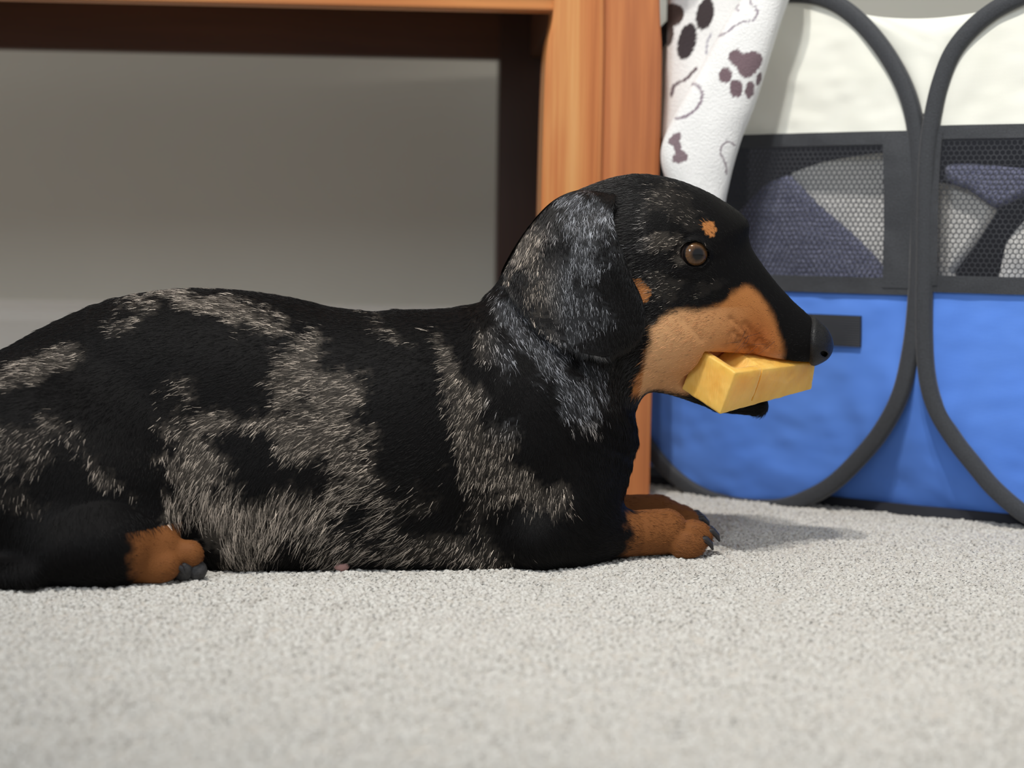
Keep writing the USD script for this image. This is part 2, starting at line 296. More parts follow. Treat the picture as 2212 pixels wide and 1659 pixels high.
def swept(path, nrm, hw, ht, k=12):
    "a padded binding tape along a closed path: hw across the panel, ht out of it"
    t = np.roll(path, -1, 0) - np.roll(path, 1, 0); t /= np.linalg.norm(t, axis=1, keepdims=True); b = np.cross(nrm, t); b /= np.linalg.norm(b, axis=1, keepdims=True); m = np.cross(t, b)
    th = np.arange(k) / k * 2 * np.pi; c, s_ = np.sign(np.cos(th)) * np.abs(np.cos(th)) ** 0.7, np.sign(np.sin(th)) * np.abs(np.sin(th)) ** 0.7
    v = path[:, None] + b[:, None] * (c * hw)[None, :, None] + m[:, None] * (s_ * ht)[None, :, None]; N = len(path); f = []
    i, j = np.meshgrid(np.arange(N), np.arange(k), indexing="ij"); i2, j2 = (i + 1) % N, (j + 1) % k
    q = np.stack([i * k + j, i2 * k + j, i2 * k + j2, i * k + j2], -1).reshape(-1, 4)
    tm = trimesh.Trimesh(v.reshape(-1, 3), np.vstack([q[:, [0, 1, 2]], q[:, [0, 2, 3]]]), process=False)
    if tm.volume < 0: tm.invert()
    return tm
bag = thing("pet_carrier", "blue and white pop-up pet carrier with black mesh windows and black piping", "pet carrier", PC + np.array([0.1, 0.15, 0]))
def zpx(py, n, px=1900): return on_plane(px, py, n)[2]
def netting(p, a0, a1, z0, z1, out, pitch=0.0041, bar=0.15):
    "a honeycomb net: one open hexagonal ring per cell"
    dz = pitch * math.sqrt(3) / 2; cs = []
    for r, z in enumerate(np.arange(z0 + dz / 2, z1, dz)):
        cs.append(np.stack([np.arange(a0 + (r % 2) * pitch / 2, a1, pitch), np.full(len(np.arange(a0 + (r % 2) * pitch / 2, a1, pitch)), z)], 1))
    c = np.vstack(cs); lo, hi = p.lim(c[:, 1]); c = c[(c[:, 0] > lo + 0.002) & (c[:, 0] < hi - 0.002)]
    th = (np.arange(6) + 0.5) * np.pi / 3; R = pitch / math.sqrt(3)
    hexo = np.stack([np.cos(th), np.sin(th)], 1)
    o = c[:, None] + hexo * R * 1.01; i = c[:, None] + hexo * (R * (1 - 2 * bar / math.sqrt(3) * 0.9))
    q = np.concatenate([p.at(o[..., 0], o[..., 1], out), p.at(i[..., 0], i[..., 1], out), p.at(i[..., 0], i[..., 1], out - 0.0006)], 1)
    k = np.arange(6); k2 = (k + 1) % 6
    f = np.vstack([np.stack([k, k2, 6 + k2], 1), np.stack([k, 6 + k2, 6 + k], 1), np.stack([6 + k, 6 + k2, 12 + k2], 1), np.stack([6 + k, 12 + k2, 12 + k], 1)])
    return trimesh.Trimesh(q.reshape(-1, 3), (f[None] + (np.arange(len(c)) * 18)[:, None, None]).reshape(-1, 3), process=False)
for p, zm0, zm1, side in ((left, zpx(632, nl), zpx(288, nl), "left"), (right, zpx(630, nr, 2100), zpx(274, nr, 2100), "right")):
    zl, zh = p.ez[0], p.ez[-1]
    obj("blue_panel", p.strip(zl, zm0 + 0.002, 110, 130), M_blue, bag, True)
    obj("white_panel", p.strip(zm1 - 0.002, zh, 90, 130), M_white, bag, True)
    obj("mesh_window", netting(p, 0.0, p.w, zm0, zm1, 0.0016), M_net, bag, label="black honeycomb mesh window")
    obj("mesh_binding", p.strip(zm1 - 0.009, zm1 + 0.001, 6, 120, 0.003, thick=0.002), M_black, bag, 40)
    obj("mesh_binding", p.strip(zm0 - 0.001, zm0 + 0.0115, 6, 120, 0.003, thick=0.002), M_black, bag, 40)
    t0, t1 = (0.0, 0.088) if side == "left" else (-0.01, 0.028)
    obj("mesh_binding", p.strip(zm0 + 0.004, zm1 - 0.004, 60, 10, 0.0036, t0, t1, 0.002), M_black, bag, 40)
    fr = p.frame; path = PC + fr[:, :1] * p.d + fr[:, 1:2] * ZV + 0.002 * p.n
    keep = np.concatenate([[True], np.linalg.norm(np.diff(path, axis=0), axis=1) > 5e-4]); path = path[keep]
    obj("piping", swept(path, p.n, 0.0066, 0.0052), M_black, bag, True, label="thick black piping around the panel")
# gussets between the two framed walls
def gusset(z0, z1, dip, mat, name, lab, over=0.0):
    zs = np.linspace(z0, z1, 70); al, _ = left.lim(zs); ar, _ = right.lim(zs)
    A = PC + al[:, None] * dl + zs[:, None] * ZV; B = PC + ar[:, None] * dr + zs[:, None] * ZV; t = np.linspace(0, 1, 80)
    gap = np.linalg.norm(A - B, axis=1)
    g = A[:, None] * (1 - t)[None, :, None] + B[:, None] * t[None, :, None]
    nn = (nl + nr) / np.linalg.norm(nl + nr); hmp = (4 * t * (1 - t)) ** 0.7
    rec = -0.004 + 0.006 * hmp[None] - 0.0035
    q = np.stack([g[..., 0] * 26 + g[..., 2] * 12, g[..., 2] * 20, g[..., 0] * 3], -1); rec = rec + (meshkit.fbm(q, 3, 12) - .5) * 0.008 * np.minimum(1, gap / 0.05)[:, None]
    if dip:
        g[..., 2] -= dip * hmp[None] * ((zs - z0) / (z1 - z0))[:, None] ** 3
    else:
        rec = rec - 0.022 * (1 - zs / z1)[:, None] ** 1.3 + 0.004
    obj(name, sheet(g + rec[..., None] * nn, g + (rec - 0.0015)[..., None] * nn, nn), mat, bag, True, label=lab)
gusset(0.0, zpx(760, nl), 0.0, M_blue, "lower_gusset", "blue gusset between the two lower panels")
gusset(zpx(250, nl), zpx(-4, nl), 0.016, M_white, "upper_gusset", "white gusset dipping between the two upper panels")
# the pull tab, the far walls and the base
ta = [(on_plane(x, 712, nl) - PC) @ dl for x in (1700, 1871)]; tz = [zpx(746, nl, 1830), zpx(680, nl, 1830)]
aa, zz = np.meshgrid(np.linspace(ta[0], ta[1], 24), np.linspace(tz[0], tz[1], 10))
M_tab = usdkit.material(stage, L + "elastic_tab", {"g": ("geometry", {}), "w": ("wave_texture", {"wave_type": "bands", "bands_direction": "z", "scale": 170.0}), "r": ("rgb_ramp", {"ramp": [(0.2, srgb(20, 22, 28)), (0.8, srgb(44, 48, 56))]}),
        "b": ("bump", {"strength": 0.5, "distance": 0.0008}), "p": ("principled_bsdf", {"roughness": 0.6})}, [("g.position", "w.vector"), ("w.fac", "r.fac"), ("r.color", "p.base_color"), ("w.fac", "b.height"), ("b.normal", "p.normal")], surface="p.BSDF")
obj("elastic_tab", sheet(left.at(aa, zz, 0.0032), left.at(aa, zz, 0.0004), nl), M_tab, bag, 40, label="black ribbed elastic tab sewn on the blue panel")
QA, QB = PC + dl * left.w, PC + dr * right.w; zt = 0.37
Q1, Q2 = QA + np.array([0.16, 0.28, 0]), np.array([QB[0] + 0.10, 0.66, 0])
for a, b in ((QA, Q1), (Q1, Q2), (Q2, QB)):
    d = (b - a) / np.linalg.norm(b - a); n = np.cross(d, ZV); n = n if n @ ((a + b) / 2 - (PC + Q1 + Q2) / 3) > 0 else -n
    for z0, z1, mm, nm in ((0.001, 0.185, M_blue, "blue_panel"), (0.187, 0.275, M_inner, "mesh_window"), (0.277, zt, M_white, "white_panel")):
        s_ = np.linspace(0, 1, 20); g = a + (b - a) * s_[None, :, None] + np.linspace(z0, z1, 12)[:, None, None] * ZV
        obj(nm, sheet(g, g - 0.002 * n, n), mm, bag, label="dark mesh of a far wall" if nm == "mesh_window" else None)
lin = [QA + 0.010 * (Q1 - QA), Q1, Q2, QB + 0.010 * (Q2 - QB)]; ctr_ = (PC + Q1 + Q2) / 3  # dark sheets added to stand in for the shade inside the carrier
for a, b in zip(lin[:-1], lin[1:]):
    a, b = a + (ctr_ - a) * 0.035, b + (ctr_ - b) * 0.035; s_ = np.linspace(0, 1, 10); g = a + (b - a) * s_[None, :, None] + np.linspace(0.010, zt - 0.01, 6)[:, None, None] * ZV; n = np.cross(b - a, ZV); n /= np.linalg.norm(n); n = n if n @ ((a + b) / 2 - ctr_) < 0 else -n
    obj("inner_shade_sheet", sheet(g, g - 0.001 * n, n), M_inner, bag, label="added dark sheet carrying the shade inside the carrier")
base = np.array([QA, PC, QB, Q2, Q1])[:, :2]; base = base + (base.mean(0) - base) * 0.10
bm = m3d.CrossSection([base.tolist()]); bm = bm if bm.area() > 0 else m3d.CrossSection([base[::-1].tolist()])
obj("carrier_floor", bm.extrude(0.008), M_inner, bag)

# ------------------------------------------------------------------ fleeces
M_fleece = mat_attr("printed_fleece", 0.95, (700.0, 0.5, 0.002), sheen_weight=0.35)
M_violet = mat_noise("violet_fleece", [(0.3, srgb(102, 105, 132)), (0.7, srgb(140, 143, 168))], 420.0, 0.95, bump=(0.8, 0.003), sheen_weight=0.4)
M_wfleece = mat_noise("white_fleece", [(0.3, srgb(226, 224, 220)), (0.7, srgb(238, 236, 232))], 420.0, 0.95, bump=(0.6, 0.002), sheen_weight=0.3)
def cushion(poly, depth, thick, p, seed):
    "a soft folded slab standing inside the carrier: poly in pixels of the wall's plane, extended to the floor"
    n, d = p.n, p.d
    q = np.array([((on_plane(x, y, n) - PC) @ d, on_plane(x, y, n)[2]) for x, y in poly]); q[:, 1] = np.maximum(q[:, 1], 0.012)
    c = m3d.CrossSection([q.tolist()]); c = c if c.area() > 0 else m3d.CrossSection([q[::-1].tolist()])
    c = c.offset(-0.006, m3d.JoinType.Round).offset(0.006, m3d.JoinType.Round, circular_segments=24); R = thick / 2; st = []
    for k in range(6):
        t = (k + 0.5) / 6 * math.pi / 2; st.append(c.offset(-R * (1 - math.cos(t)), m3d.JoinType.Round).extrude(2 * R * math.sin(t)).translate([0, 0, -R * math.sin(t)]))
    m = m3d.Manifold.batch_boolean(st, m3d.OpType.Add).refine_to_length(0.004).to_mesh(); v = m.vert_properties[:, :3].astype(float)
    o = p.at(v[:, 0], v[:, 1], v[:, 2] - depth)
    o += n * ((meshkit.fbm(np.stack([v[:, 0] * 30, v[:, 1] * 30, 0 * v[:, 0] + seed], 1), 3, 4) - .5) * 0.004)[:, None]
    t = trimesh.Trimesh(o, m.tri_verts, process=False)
    if t.volume < 0: t.invert()
    return t
violet = thing("folded_fleece", "violet-grey fleece folded inside the carrier behind its mesh windows", "blanket", PC + 0.12 * dl - 0.03 * nl)
obj("fold", cushion([(1590, 1000), (1580, 700), (1575, 560), (1600, 455), (1650, 398), (1705, 376), (1765, 440), (1832, 500), (1888, 556), (1925, 612), (1935, 690), (1800, 1000)], 0.013, 0.011, left, 1), M_violet, violet, True)
obj("fold", cushion([(2030, 352), (2100, 352), (2300, 372), (2300, 430), (2215, 424), (2150, 452), (2090, 410), (2040, 392)], 0.013, 0.011, right, 2), M_violet, violet, True)
blanket = thing("printed_blanket", "white fleece blanket with brown paw and bone prints hanging between table leg and carrier", "blanket", P(1580, 200, 1.26) * [1, 1, 0] + [0, 0, 0.3])
obj("inner_fold", cushion([(1640, 1000), (1640, 560), (1685, 372), (1760, 346), (1850, 330), (1950, 322), (1960, 420), (1945, 680), (1800, 1000)], 0.029, 0.013, left, 3), M_wfleece, blanket, True)
obj("inner_fold", cushion([(2210, 1000), (2030, 700), (2005, 600), (2004, 388), (2080, 402), (2152, 446), (2104, 520), (2052, 590), (2100, 700), (2260, 1000)], 0.029, 0.013, right, 4), M_wfleece, blanket, True)
obj("inner_fold", cushion([(2240, 1000), (2150, 640), (2150, 600), (2168, 520), (2215, 466), (2320, 430), (2330, 1000)], 0.029, 0.012, right, 5), M_wfleece, blanket, True)
def C5(pts): return [(1400 + x / 3.686, y / 3.686) for x, y in pts]
def ell(x, y, a, b, rot=0):
    t = np.linspace(0, 2 * np.pi, 28)[:-1]; c, s = math.cos(math.radians(rot)), math.sin(math.radians(rot))
    return sg.Polygon(C5([(x + a * np.cos(k) * c - b * np.sin(k) * s, y + a * np.cos(k) * s + b * np.sin(k) * c) for k in t]))
def line(pts, w): return sg.LineString(catmull(C5(pts), 40)).buffer(w / 3.686 / 2)
ink_f = [(sg.Polygon(catmull(C5([(640, 430), (700, 395), (765, 425), (840, 408), (895, 430), (912, 480), (880, 545), (825, 605), (775, 622), (730, 590), (685, 520), (640, 480), (640, 430)]), 60)), srgb(112, 92, 98)),
         (ell(615, 600, 52, 66, 10), srgb(112, 92, 98)), (ell(700, 705, 53, 72), srgb(110, 90, 96)), (ell(810, 715, 36, 70, 8), srgb(110, 90, 96)), (ell(882, 625, 20, 56, 10), srgb(104, 84, 90)),
         (sg.Polygon(C5([(165, 1110), (200, 1068), (250, 1050), (262, 1090), (250, 1130), (275, 1200), (322, 1240), (305, 1280), (240, 1302), (193, 1290), (195, 1250), (217, 1220), (195, 1160), (158, 1140)])), srgb(124, 106, 112)),
         (line([(330, 665), (390, 680), (428, 740), (420, 810), (370, 880), (290, 930), (220, 945)], 22), srgb(142, 128, 138)),
         (line([(815, -20), (820, 30), (862, 60), (872, 110), (830, 165), (765, 170), (700, 200), (620, 262), (540, 290)], 14), srgb(140, 128, 140)),
         (line([(720, 40), (700, 60), (720, 90)], 14), srgb(140, 128, 140)),
         (line([(690, 1155), (640, 1128), (592, 1160), (578, 1210), (600, 1270), (620, 1320), (625, 1385)], 15), srgb(150, 140, 146))]
ink_b = [(ell(310, 330, 72, 150, 14), srgb(48, 38, 42)), (ell(455, 110, 68, 130, 12), srgb(52, 42, 44)), (ell(190, 120, 100, 90, -30), srgb(70, 52, 46)), (ell(160, 270, 46, 100, 5), srgb(72, 54, 48)),
         (line([(385, 545), (300, 630), (210, 680), (185, 760)], 24), srgb(96, 78, 84)), (line([(500, 270), (470, 340), (465, 420)], 14), srgb(150, 146, 160))]
import shapely
def printed(v, ink, jit=0.9):
    x, y = project(v); g = np.random.default_rng(3); x = x + g.normal(0, jit, len(x)); y = y + g.normal(0, jit, len(x)); c = np.tile(srgb(232, 232, 230), (len(v), 1))
    for s, col in ink:
        m = shapely.contains_xy(s, x, y); c[m] = col
    return c
def drape(le, re, Dl, Dr, thick, n=300, k=200, p=2.6, sd=1.0, over=True):
    l, r = np.array([P(x, y, Dl) for x, y in le]), np.array([P(x, y, Dr) for x, y in re])
    up = np.array([(0.006, .082, -.070), (0.006, .074, -.012), (0.004, .050, .026), (0.002, .020, .027)])       # over the carrier's rim and down inside
    l, r = np.vstack([l[0] + up, l]), np.vstack([r[0] + up, r]); l, r = catmull(l, n), catmull(r, n)
    c, h = (l + r) / 2, (r - l) / 2; hl = np.linalg.norm(h, axis=1, keepdims=True); t = np.gradient(c, axis=0); t /= np.linalg.norm(t, axis=1, keepdims=True)
    o = np.cross(h / hl, t); o /= np.linalg.norm(o, axis=1, keepdims=True); o *= np.sign(o[n // 2] @ [0, -1.0, 0])
    th = np.concatenate([np.linspace(-0.15, np.pi + 0.15, k * 3 // 4), np.linspace(np.pi + 0.15, 2 * np.pi - 0.15, k // 4 + 2)[1:-1]]); kk = len(th)
    cs, sn = np.sign(np.cos(th)) * np.abs(np.cos(th)) ** (2 / p), np.sign(np.sin(th)) * np.abs(np.sin(th)) ** (2 / p)
    v = c[:, None] + cs[None, :, None] * h[:, None] + (sn * thick)[None, :, None] * o[:, None]
    d = (meshkit.fbm(v.reshape(-1, 3) * [24, 24, 14] + sd, 3, 6) - .5).reshape(n, kk) * 0.007; v = v + d[..., None] * o[:, None]
    i, j = np.meshgrid(np.arange(n - 1), np.arange(kk), indexing="ij"); q = np.stack([i * kk + j, i * kk + (j + 1) % kk, (i + 1) * kk + (j + 1) % kk, (i + 1) * kk + j], -1).reshape(-1, 4)
    vv = np.vstack([v.reshape(-1, 3), v[0].mean(0), v[-1].mean(0) + [0, 0, -0.004]]); N = n * kk
    cap = [(N, (m + 1) % kk, m) for m in range(kk)] + [(N + 1, (n - 1) * kk + m, (n - 1) * kk + (m + 1) % kk) for m in range(kk)]
    tm = trimesh.Trimesh(vv, np.vstack([q[:, [0, 1, 2]], q[:, [0, 2, 3]], cap]), process=False)
    if tm.volume < 0: tm.invert()
    return tm
fr = drape([(1650, -75), (1612, -10), (1560, 68), (1505, 165), (1458, 250), (1433, 305), (1428, 345), (1438, 385), (1462, 425), (1500, 462)], [(1728, -75), (1702, -5), (1676, 80), (1652, 160), (1628, 235), (1602, 300), (1584, 360), (1572, 410), (1562, 450), (1546, 472)], 1.254, 1.243, 0.0155)
obj("front_fold", fr, M_fleece, blanket, True, color=printed(np.array(fr.vertices), ink_f), label="white fold printed with a brown paw print")
bk = drape([(1446, -75), (1444, 0), (1440, 120), (1438, 220), (1438, 320), (1444, 400)], [(1650, -75), (1625, -10), (1570, 90), (1520, 190), (1490, 290), (1480, 400)], 1.312, 1.286, 0.007, sd=4.0)
obj("back_fold", bk, M_fleece, blanket, True, color=printed(np.array(bk.vertices), ink_b), label="rear fold with big dark brown prints")
# ------------------------------------------------------------------ the dog
PSI = math.radians(4.0); OD = np.array([0, 0.07, 0.0]); DE = np.array([math.cos(PSI), math.sin(PSI), 0]); DL = np.array([math.sin(PSI), -math.cos(PSI), 0])
# dog frame: s forward (towards the nose), w sideways (towards the camera), z up
def S(px, py, w=0.0):
    r = ray(px, py); o = OD + w * DL; t = ((o - CAM) @ DL) / (r @ DL); q = CAM + r * t; return np.array([(q - OD) @ DE, q[2]])
def S3(px, py, w): a = S(px, py, w); return np.array([a[0], w, a[1]])
def SF(px, py, z=0.0):
    "dog-frame point of the floor (or height z) seen at a pixel"
    q = floor_at(px, py, z) - OD; return np.array([q @ DE, q @ DL, z])
def d2w(p): return OD + p[..., :1] * DE + p[..., 1:2] * DL + p[..., 2:3] * np.array([0, 0, 1.0])
def smin(a, b, k):
    h = np.clip(0.5 + 0.5 * (b - a) / k, 0, 1); return b * (1 - h) + a * h - k * h * (1 - h)
def smax(a, b, k): return -smin(-a, -b, k)
def f_ell(p, c, r, rot=0.0):
    q = p - c
    if rot:
        a, b = math.cos(math.radians(rot)), math.sin(math.radians(rot)); q = np.stack([q[:, 0] * a + q[:, 2] * b, q[:, 1], -q[:, 0] * b + q[:, 2] * a], 1)
    k = np.linalg.norm(q / r, axis=1); k2 = np.linalg.norm(q / (np.array(r) ** 2), axis=1)
    return k * (k - 1) / np.maximum(k2, 1e-9)
def f_cone(p, pts, rad):
    d = np.full(len(p), 9.0)
    for a, b, ra, rb in zip(pts[:-1], pts[1:], rad[:-1], rad[1:]):
        ab = b - a; t = np.clip((p - a) @ ab / (ab @ ab), 0, 1); dd = np.linalg.norm(p - a - t[:, None] * ab, axis=1) - (ra + (rb - ra) * t)
        d = np.minimum(d, dd)
    return d
def f_loft(p, st, pw=2.2):
    "st: (centre s, centre z, in-plane radius, sideways radius, sideways centre)"
    st = np.asarray(st); best = np.full(len(p), 1e9); val = np.zeros((len(p), 3)); q2 = p[:, [0, 2]]; ins = np.zeros(len(p))
    for a, b in zip(st[:-1], st[1:]):
        ab = b[:2] - a[:2]; t = np.clip((q2 - a[:2]) @ ab / (ab @ ab), 0, 1); dd = ((q2 - a[:2] - t[:, None] * ab) ** 2).sum(1); m = dd < best
        best[m] = dd[m]; val[m] = (a[2:] + t[:, None] * (b[2:] - a[2:]))[m]
    k = ((np.sqrt(best) / val[:, 0]) ** pw + (np.abs(p[:, 1] - val[:, 2]) / val[:, 1]) ** pw) ** (1 / pw)
    return (k - 1) * np.minimum(val[:, 0], val[:, 1])
def stations(rows, n=None):
    out = []
    for r in rows:
        a, b = S(*r[0]), (S(*r[1]) if len(r[1]) == 2 else np.array([S(*r[0])[0], r[1][0]])); out.append((*((a + b) / 2), np.linalg.norm(a - b) / 2, r[2], r[3] if len(r) > 3 else 0.0))
    out = np.array(out); return catmull(out, n) if n else out
Z0 = (-0.006,)
trunk = stations([((-190, 1010), Z0, .040, .01), ((-120, 880), Z0, .062, .008), ((-20, 788), Z0, .072, .006), ((100, 733), Z0, .074, .004), ((200, 682), Z0, .074), ((300, 641), Z0, .075), ((400, 625), Z0, .076), ((500, 628), Z0, .077),
                  ((600, 643), Z0, .078), ((700, 668), Z0, .078), ((800, 690), Z0, .077), ((900, 688), Z0, .075), ((1000, 696), Z0, .070), ((1065, 740), Z0, .062)], 40)
neck = stations([((930, 720), (1290, 1100), .056), ((985, 690), (1322, 1020), .052), ((1045, 648), (1326, 945), .047), ((1098, 590), (1342, 880), .044), ((1165, 500), (1372, 846), .043), ((1225, 440), (1395, 826), .043)], 24)
# the chew's corner and edges (world): it sits across the mouth, its near end towards the camera
CV = P(1584, 806, 1.024); CH = (.0365, .0285)
CA = np.array([-.0205, .026, .0128]); CA /= np.linalg.norm(CA); CHH = np.array([-.0072, .0060, -.0264]); CHH -= CA * (CA @ CHH); CHH /= np.linalg.norm(CHH)
CE, CE2 = P(1762, 784, 1.080), P(1754, 838, 1.083)          # its narrower far end
CC = np.array([CV, CV + CA * CH[0], CV + CHH * CH[1], CV + CA * CH[0] + CHH * CH[1], CE, CE + CA * .024, CE2, CE2 + CA * .023])
CHULL = trimesh.convex.convex_hull(CC)
def chew_box(p): return (d2w(p) @ CHULL.face_normals.T - (CHULL.face_normals * CHULL.triangles[:, 0]).sum(1) - .0026).max(1)
# head: the side outline, inflated
HO = catmull(np.array([S(*q) for q in [(1228, 442), (1265, 420), (1320, 391), (1380, 377), (1450, 386), (1520, 412), (1566, 438), (1597, 460), (1615, 486), (1614, 511), (1622, 537), (1643, 569), (1668, 602), (1700, 639), (1730, 667), (1760, 694), (1780, 714), (1790, 740), (1783, 766), (1766, 780), (1740, 789), (1700, 790), (1660, 786), (1620, 786),
      (1580, 792), (1545, 802), (1510, 816), (1485, 826), (1440, 820), (1405, 824), (1372, 846), (1300, 850), (1240, 800), (1200, 620), (1205, 500), (1228, 442)]]), 400)
HG0, HGH = HO.min(0) - .03, .0006; HGN = np.ceil((np.ptp(HO, axis=0) + .06) / HGH).astype(int)
from scipy.ndimage import distance_transform_edt, gaussian_filter, map_coordinates
gx, gz = np.meshgrid(HG0[0] + np.arange(HGN[0]) * HGH, HG0[1] + np.arange(HGN[1]) * HGH, indexing="ij")
hin = shapely.contains_xy(sg.Polygon(HO), gx, gz); HD = gaussian_filter((distance_transform_edt(~hin) - distance_transform_edt(hin)) * HGH, 2.2)
HX = np.array([S(x, 700)[0] for x in (1200, 1300, 1360, 1420, 1480, 1540, 1590, 1630, 1680, 1730, 1785)])
HWID = np.array([.038, .042, .0445, .0455, .043, .0385, .033, .0280, .0245, .0225, .0200]); HRAD = np.array([.055, .055, .052, .048, .044, .037, .031, .0265, .0225, .0195, .0150])
def head_base(p):
    c = (p[:, [0, 2]] - HG0) / HGH; t = map_coordinates(HD, c.T, order=1, mode="nearest"); out = np.maximum(0, np.maximum(-c, c - HGN + 1)).max(1) * HGH
    R, Wm = np.interp(p[:, 0], HX, HRAD), np.interp(p[:, 0], HX, HWID); q = np.maximum(1 + (t + out) / R, 0); pw = 2.15
    return ((q ** pw + (np.abs(p[:, 1]) / Wm) ** pw) ** (1 / pw) - 1) * np.minimum(R, Wm)
eye_px = (1501, 548)
elbow = SF(1155, 1242); wristn = SF(1385, 1216); pawn = SF(1458, 1213)
pf = np.array([S(1345, 1120, -.03)[0], -0.034, 0.018]); pf2 = np.array([S(1420, 1100, -.04)[0], -0.040, 0.018]); pf3 = np.array([S(1462, 1100, -.04)[0], -0.041, 0.014])
hock, hfoot = SF(105, 1288), SF(360, 1262)
nz = np.array
def V3(s, w, z): return np.array([s, w, z], float)
E0 = V3(elbow[0] + .004, elbow[1] - .020, .020)
W1 = V3(wristn[0] - .004, wristn[1] - .016, .0165); W2 = V3(pawn[0] - .004, pawn[1] - .018, .0165); W3 = V3(pawn[0] + .006, pawn[1] - .018, .0125)
TOES = [W3 + V3(*q) for q in ((.0045, -.0110, -.0015), (.0085, -.0040, .0015), (.0085, .0036, .0015), (.0030, .0098, -.0030))]
FTOES = [pf3 + V3(.004, q, 0) for q in (-.0105, -.0035, .0035, .0105)]
H0 = V3(hock[0], hock[1] - .022, .020); H1 = V3(S(300, 1230, .09)[0], hfoot[1] - .013, .0175); H2 = V3(S(338, 1230, .09)[0], hfoot[1] - .010, .0165)
HT = [V3(S(352, 1236, .09)[0], hfoot[1] - .001, .0105), V3(S(346, 1200, .09)[0], hfoot[1] - .006, .0215), V3(S(416, 1216, .09)[0], hfoot[1] - .008, .0170)]
JAW = [S3(1400, 785, 0), S3(1480, 822, 0), S3(1560, 864, 0), S3(1638, 876, 0)]
def near(d, p, c, R, fn, k, hard=False):
    "smooth union with fn, worked out only for the points within R of c"
    m = ((p - c) ** 2).sum(1) < (R + 2 * k) ** 2
    if m.any(): d[m] = smin(d[m], fn(p[m]), k)
    return d
def near_ell(d, p, c, r, k, rot=0.0): return near(d, p, c, max(r) + .012, lambda q: f_ell(q, c, r, rot), k)
def near_chain(d, p, pts, rad, k):
    P_ = np.array(pts); c = (P_.min(0) + P_.max(0)) / 2; return near(d, p, c, np.linalg.norm(P_ - c, axis=1).max() + max(rad) + .012, lambda q: f_cone(q, pts, rad), k)
FLIP = np.array([1, -1, 1])
def hind(q):
    hf = f_cone(q, [H1, H2], [.0165, .0125])
    for t, r_ in zip(HT, ((.0130, .0085, .0105), (.0125, .0085, .0098), (.0068, .0068, .0078))): hf = smin(hf, f_ell(q, t, r_, 20), .0035)
    return smin(hf, f_cone(q, [H2 + V3(0, 0, .006), HT[2]], [.0085, .0055]), .004)
def fore(q):
    fl = f_cone(q, [S3(1190, 1120, .046), E0], [.026, .0190]); fl = smin(fl, f_cone(q, [E0, W1, W2, W3], [.0195, .0150, .0150, .0110]), .008)
    for t in TOES: fl = smin(fl, f_ell(q, t, (.0125, .0062, .0100)), .0024)
    return fl
def fore_far(q):
    ff = f_cone(q, [S3(1200, 1120, -.03), pf, pf2, pf3], [.024, .0150, .0145, .012])
    for t in FTOES: ff = smin(ff, f_ell(q, t, (.0115, .0058, .0100)), .0024)
    return ff
def seg_px(x, y, a, b):
    a, b = np.array(a, float), np.array(b, float); ab = b - a; t = np.clip(((x - a[0]) * ab[0] + (y - a[1]) * ab[1]) / (ab @ ab), 0, 1); return np.hypot(x - a[0] - t * ab[0], y - a[1] - t * ab[1])
CREASES = [((1588, 688), (1650, 742)), ((1596, 716), (1648, 766)), ((1622, 700), (1676, 752)), ((1480, 690), (1520, 730)), ((1452, 600), (1500, 612)), ((1560, 560), (1572, 600))]
def creases(p):
    x, y = PXY(p); return sum(np.exp(-(seg_px(x, y, a, b) / 6.5) ** 2) for a, b in CREASES[:3]), sum(np.exp(-(seg_px(x, y, a, b) / 9.0) ** 2) for a, b in CREASES[3:])
def head_sdf(p):
    h = head_base(p)
    for m in (1, -1):
        q = p * [1, m, 1]
        h = near_ell(h, q, S3(1425, 700, .026), (.032, .0175, .028), .012, -15)          # cheek
        h = near_ell(h, q, S3(1545, 500, .022), (.0135, .0085, .0085), .008, -40)       # brow
        h = near_ell(h, q, S3(1655, 745, .009), (.026, .0125, .0125), .008, -18)        # upper lip
        h = near_ell(h, q, S3(1560, 640, .018), (.030, .012, .012), .010, -28)          # cheekbone
        e = ((q - EYE) ** 2).sum(1) < .024 ** 2
        if e.any():
            u, c = q[e] - EYE, EYE; g = h[e]
            g = smax(g, -f_ell(q[e], c + V3(0, .0075, 0), (.0118, .0070, .0104), -14), .004)
            lid = np.abs(np.linalg.norm(u, axis=1) - .0117) - .0012
            ca, sa = math.cos(math.radians(-16)), math.sin(math.radians(-16)); e0, e1 = u[:, 0] * ca + u[:, 2] * sa, -u[:, 0] * sa + u[:, 2] * ca
            op = (np.sqrt((np.abs(e0) / .0098) ** 1.7 + (np.abs(e1 + .0005) / .0080) ** 1.9) - 1) * .008
            lid = smax(lid, -op, .0012); lid = smax(lid, -(u[:, 1] + .002), .001)
            h[e] = smin(g, lid, .0026)
    j = f_cone(p * [1, .62, 1], JAW, [.016, .0120, .0080, .0066]); h = smin(h, j, .006)
    m = np.abs(h) < .006
    if m.any(): c1, c2 = creases(p[m]); h[m] += .0013 * c1 + .0008 * c2
    m = h < .02
    if m.any(): h[m] = smax(h[m], -chew_box(p[m]), .0008)
    return h
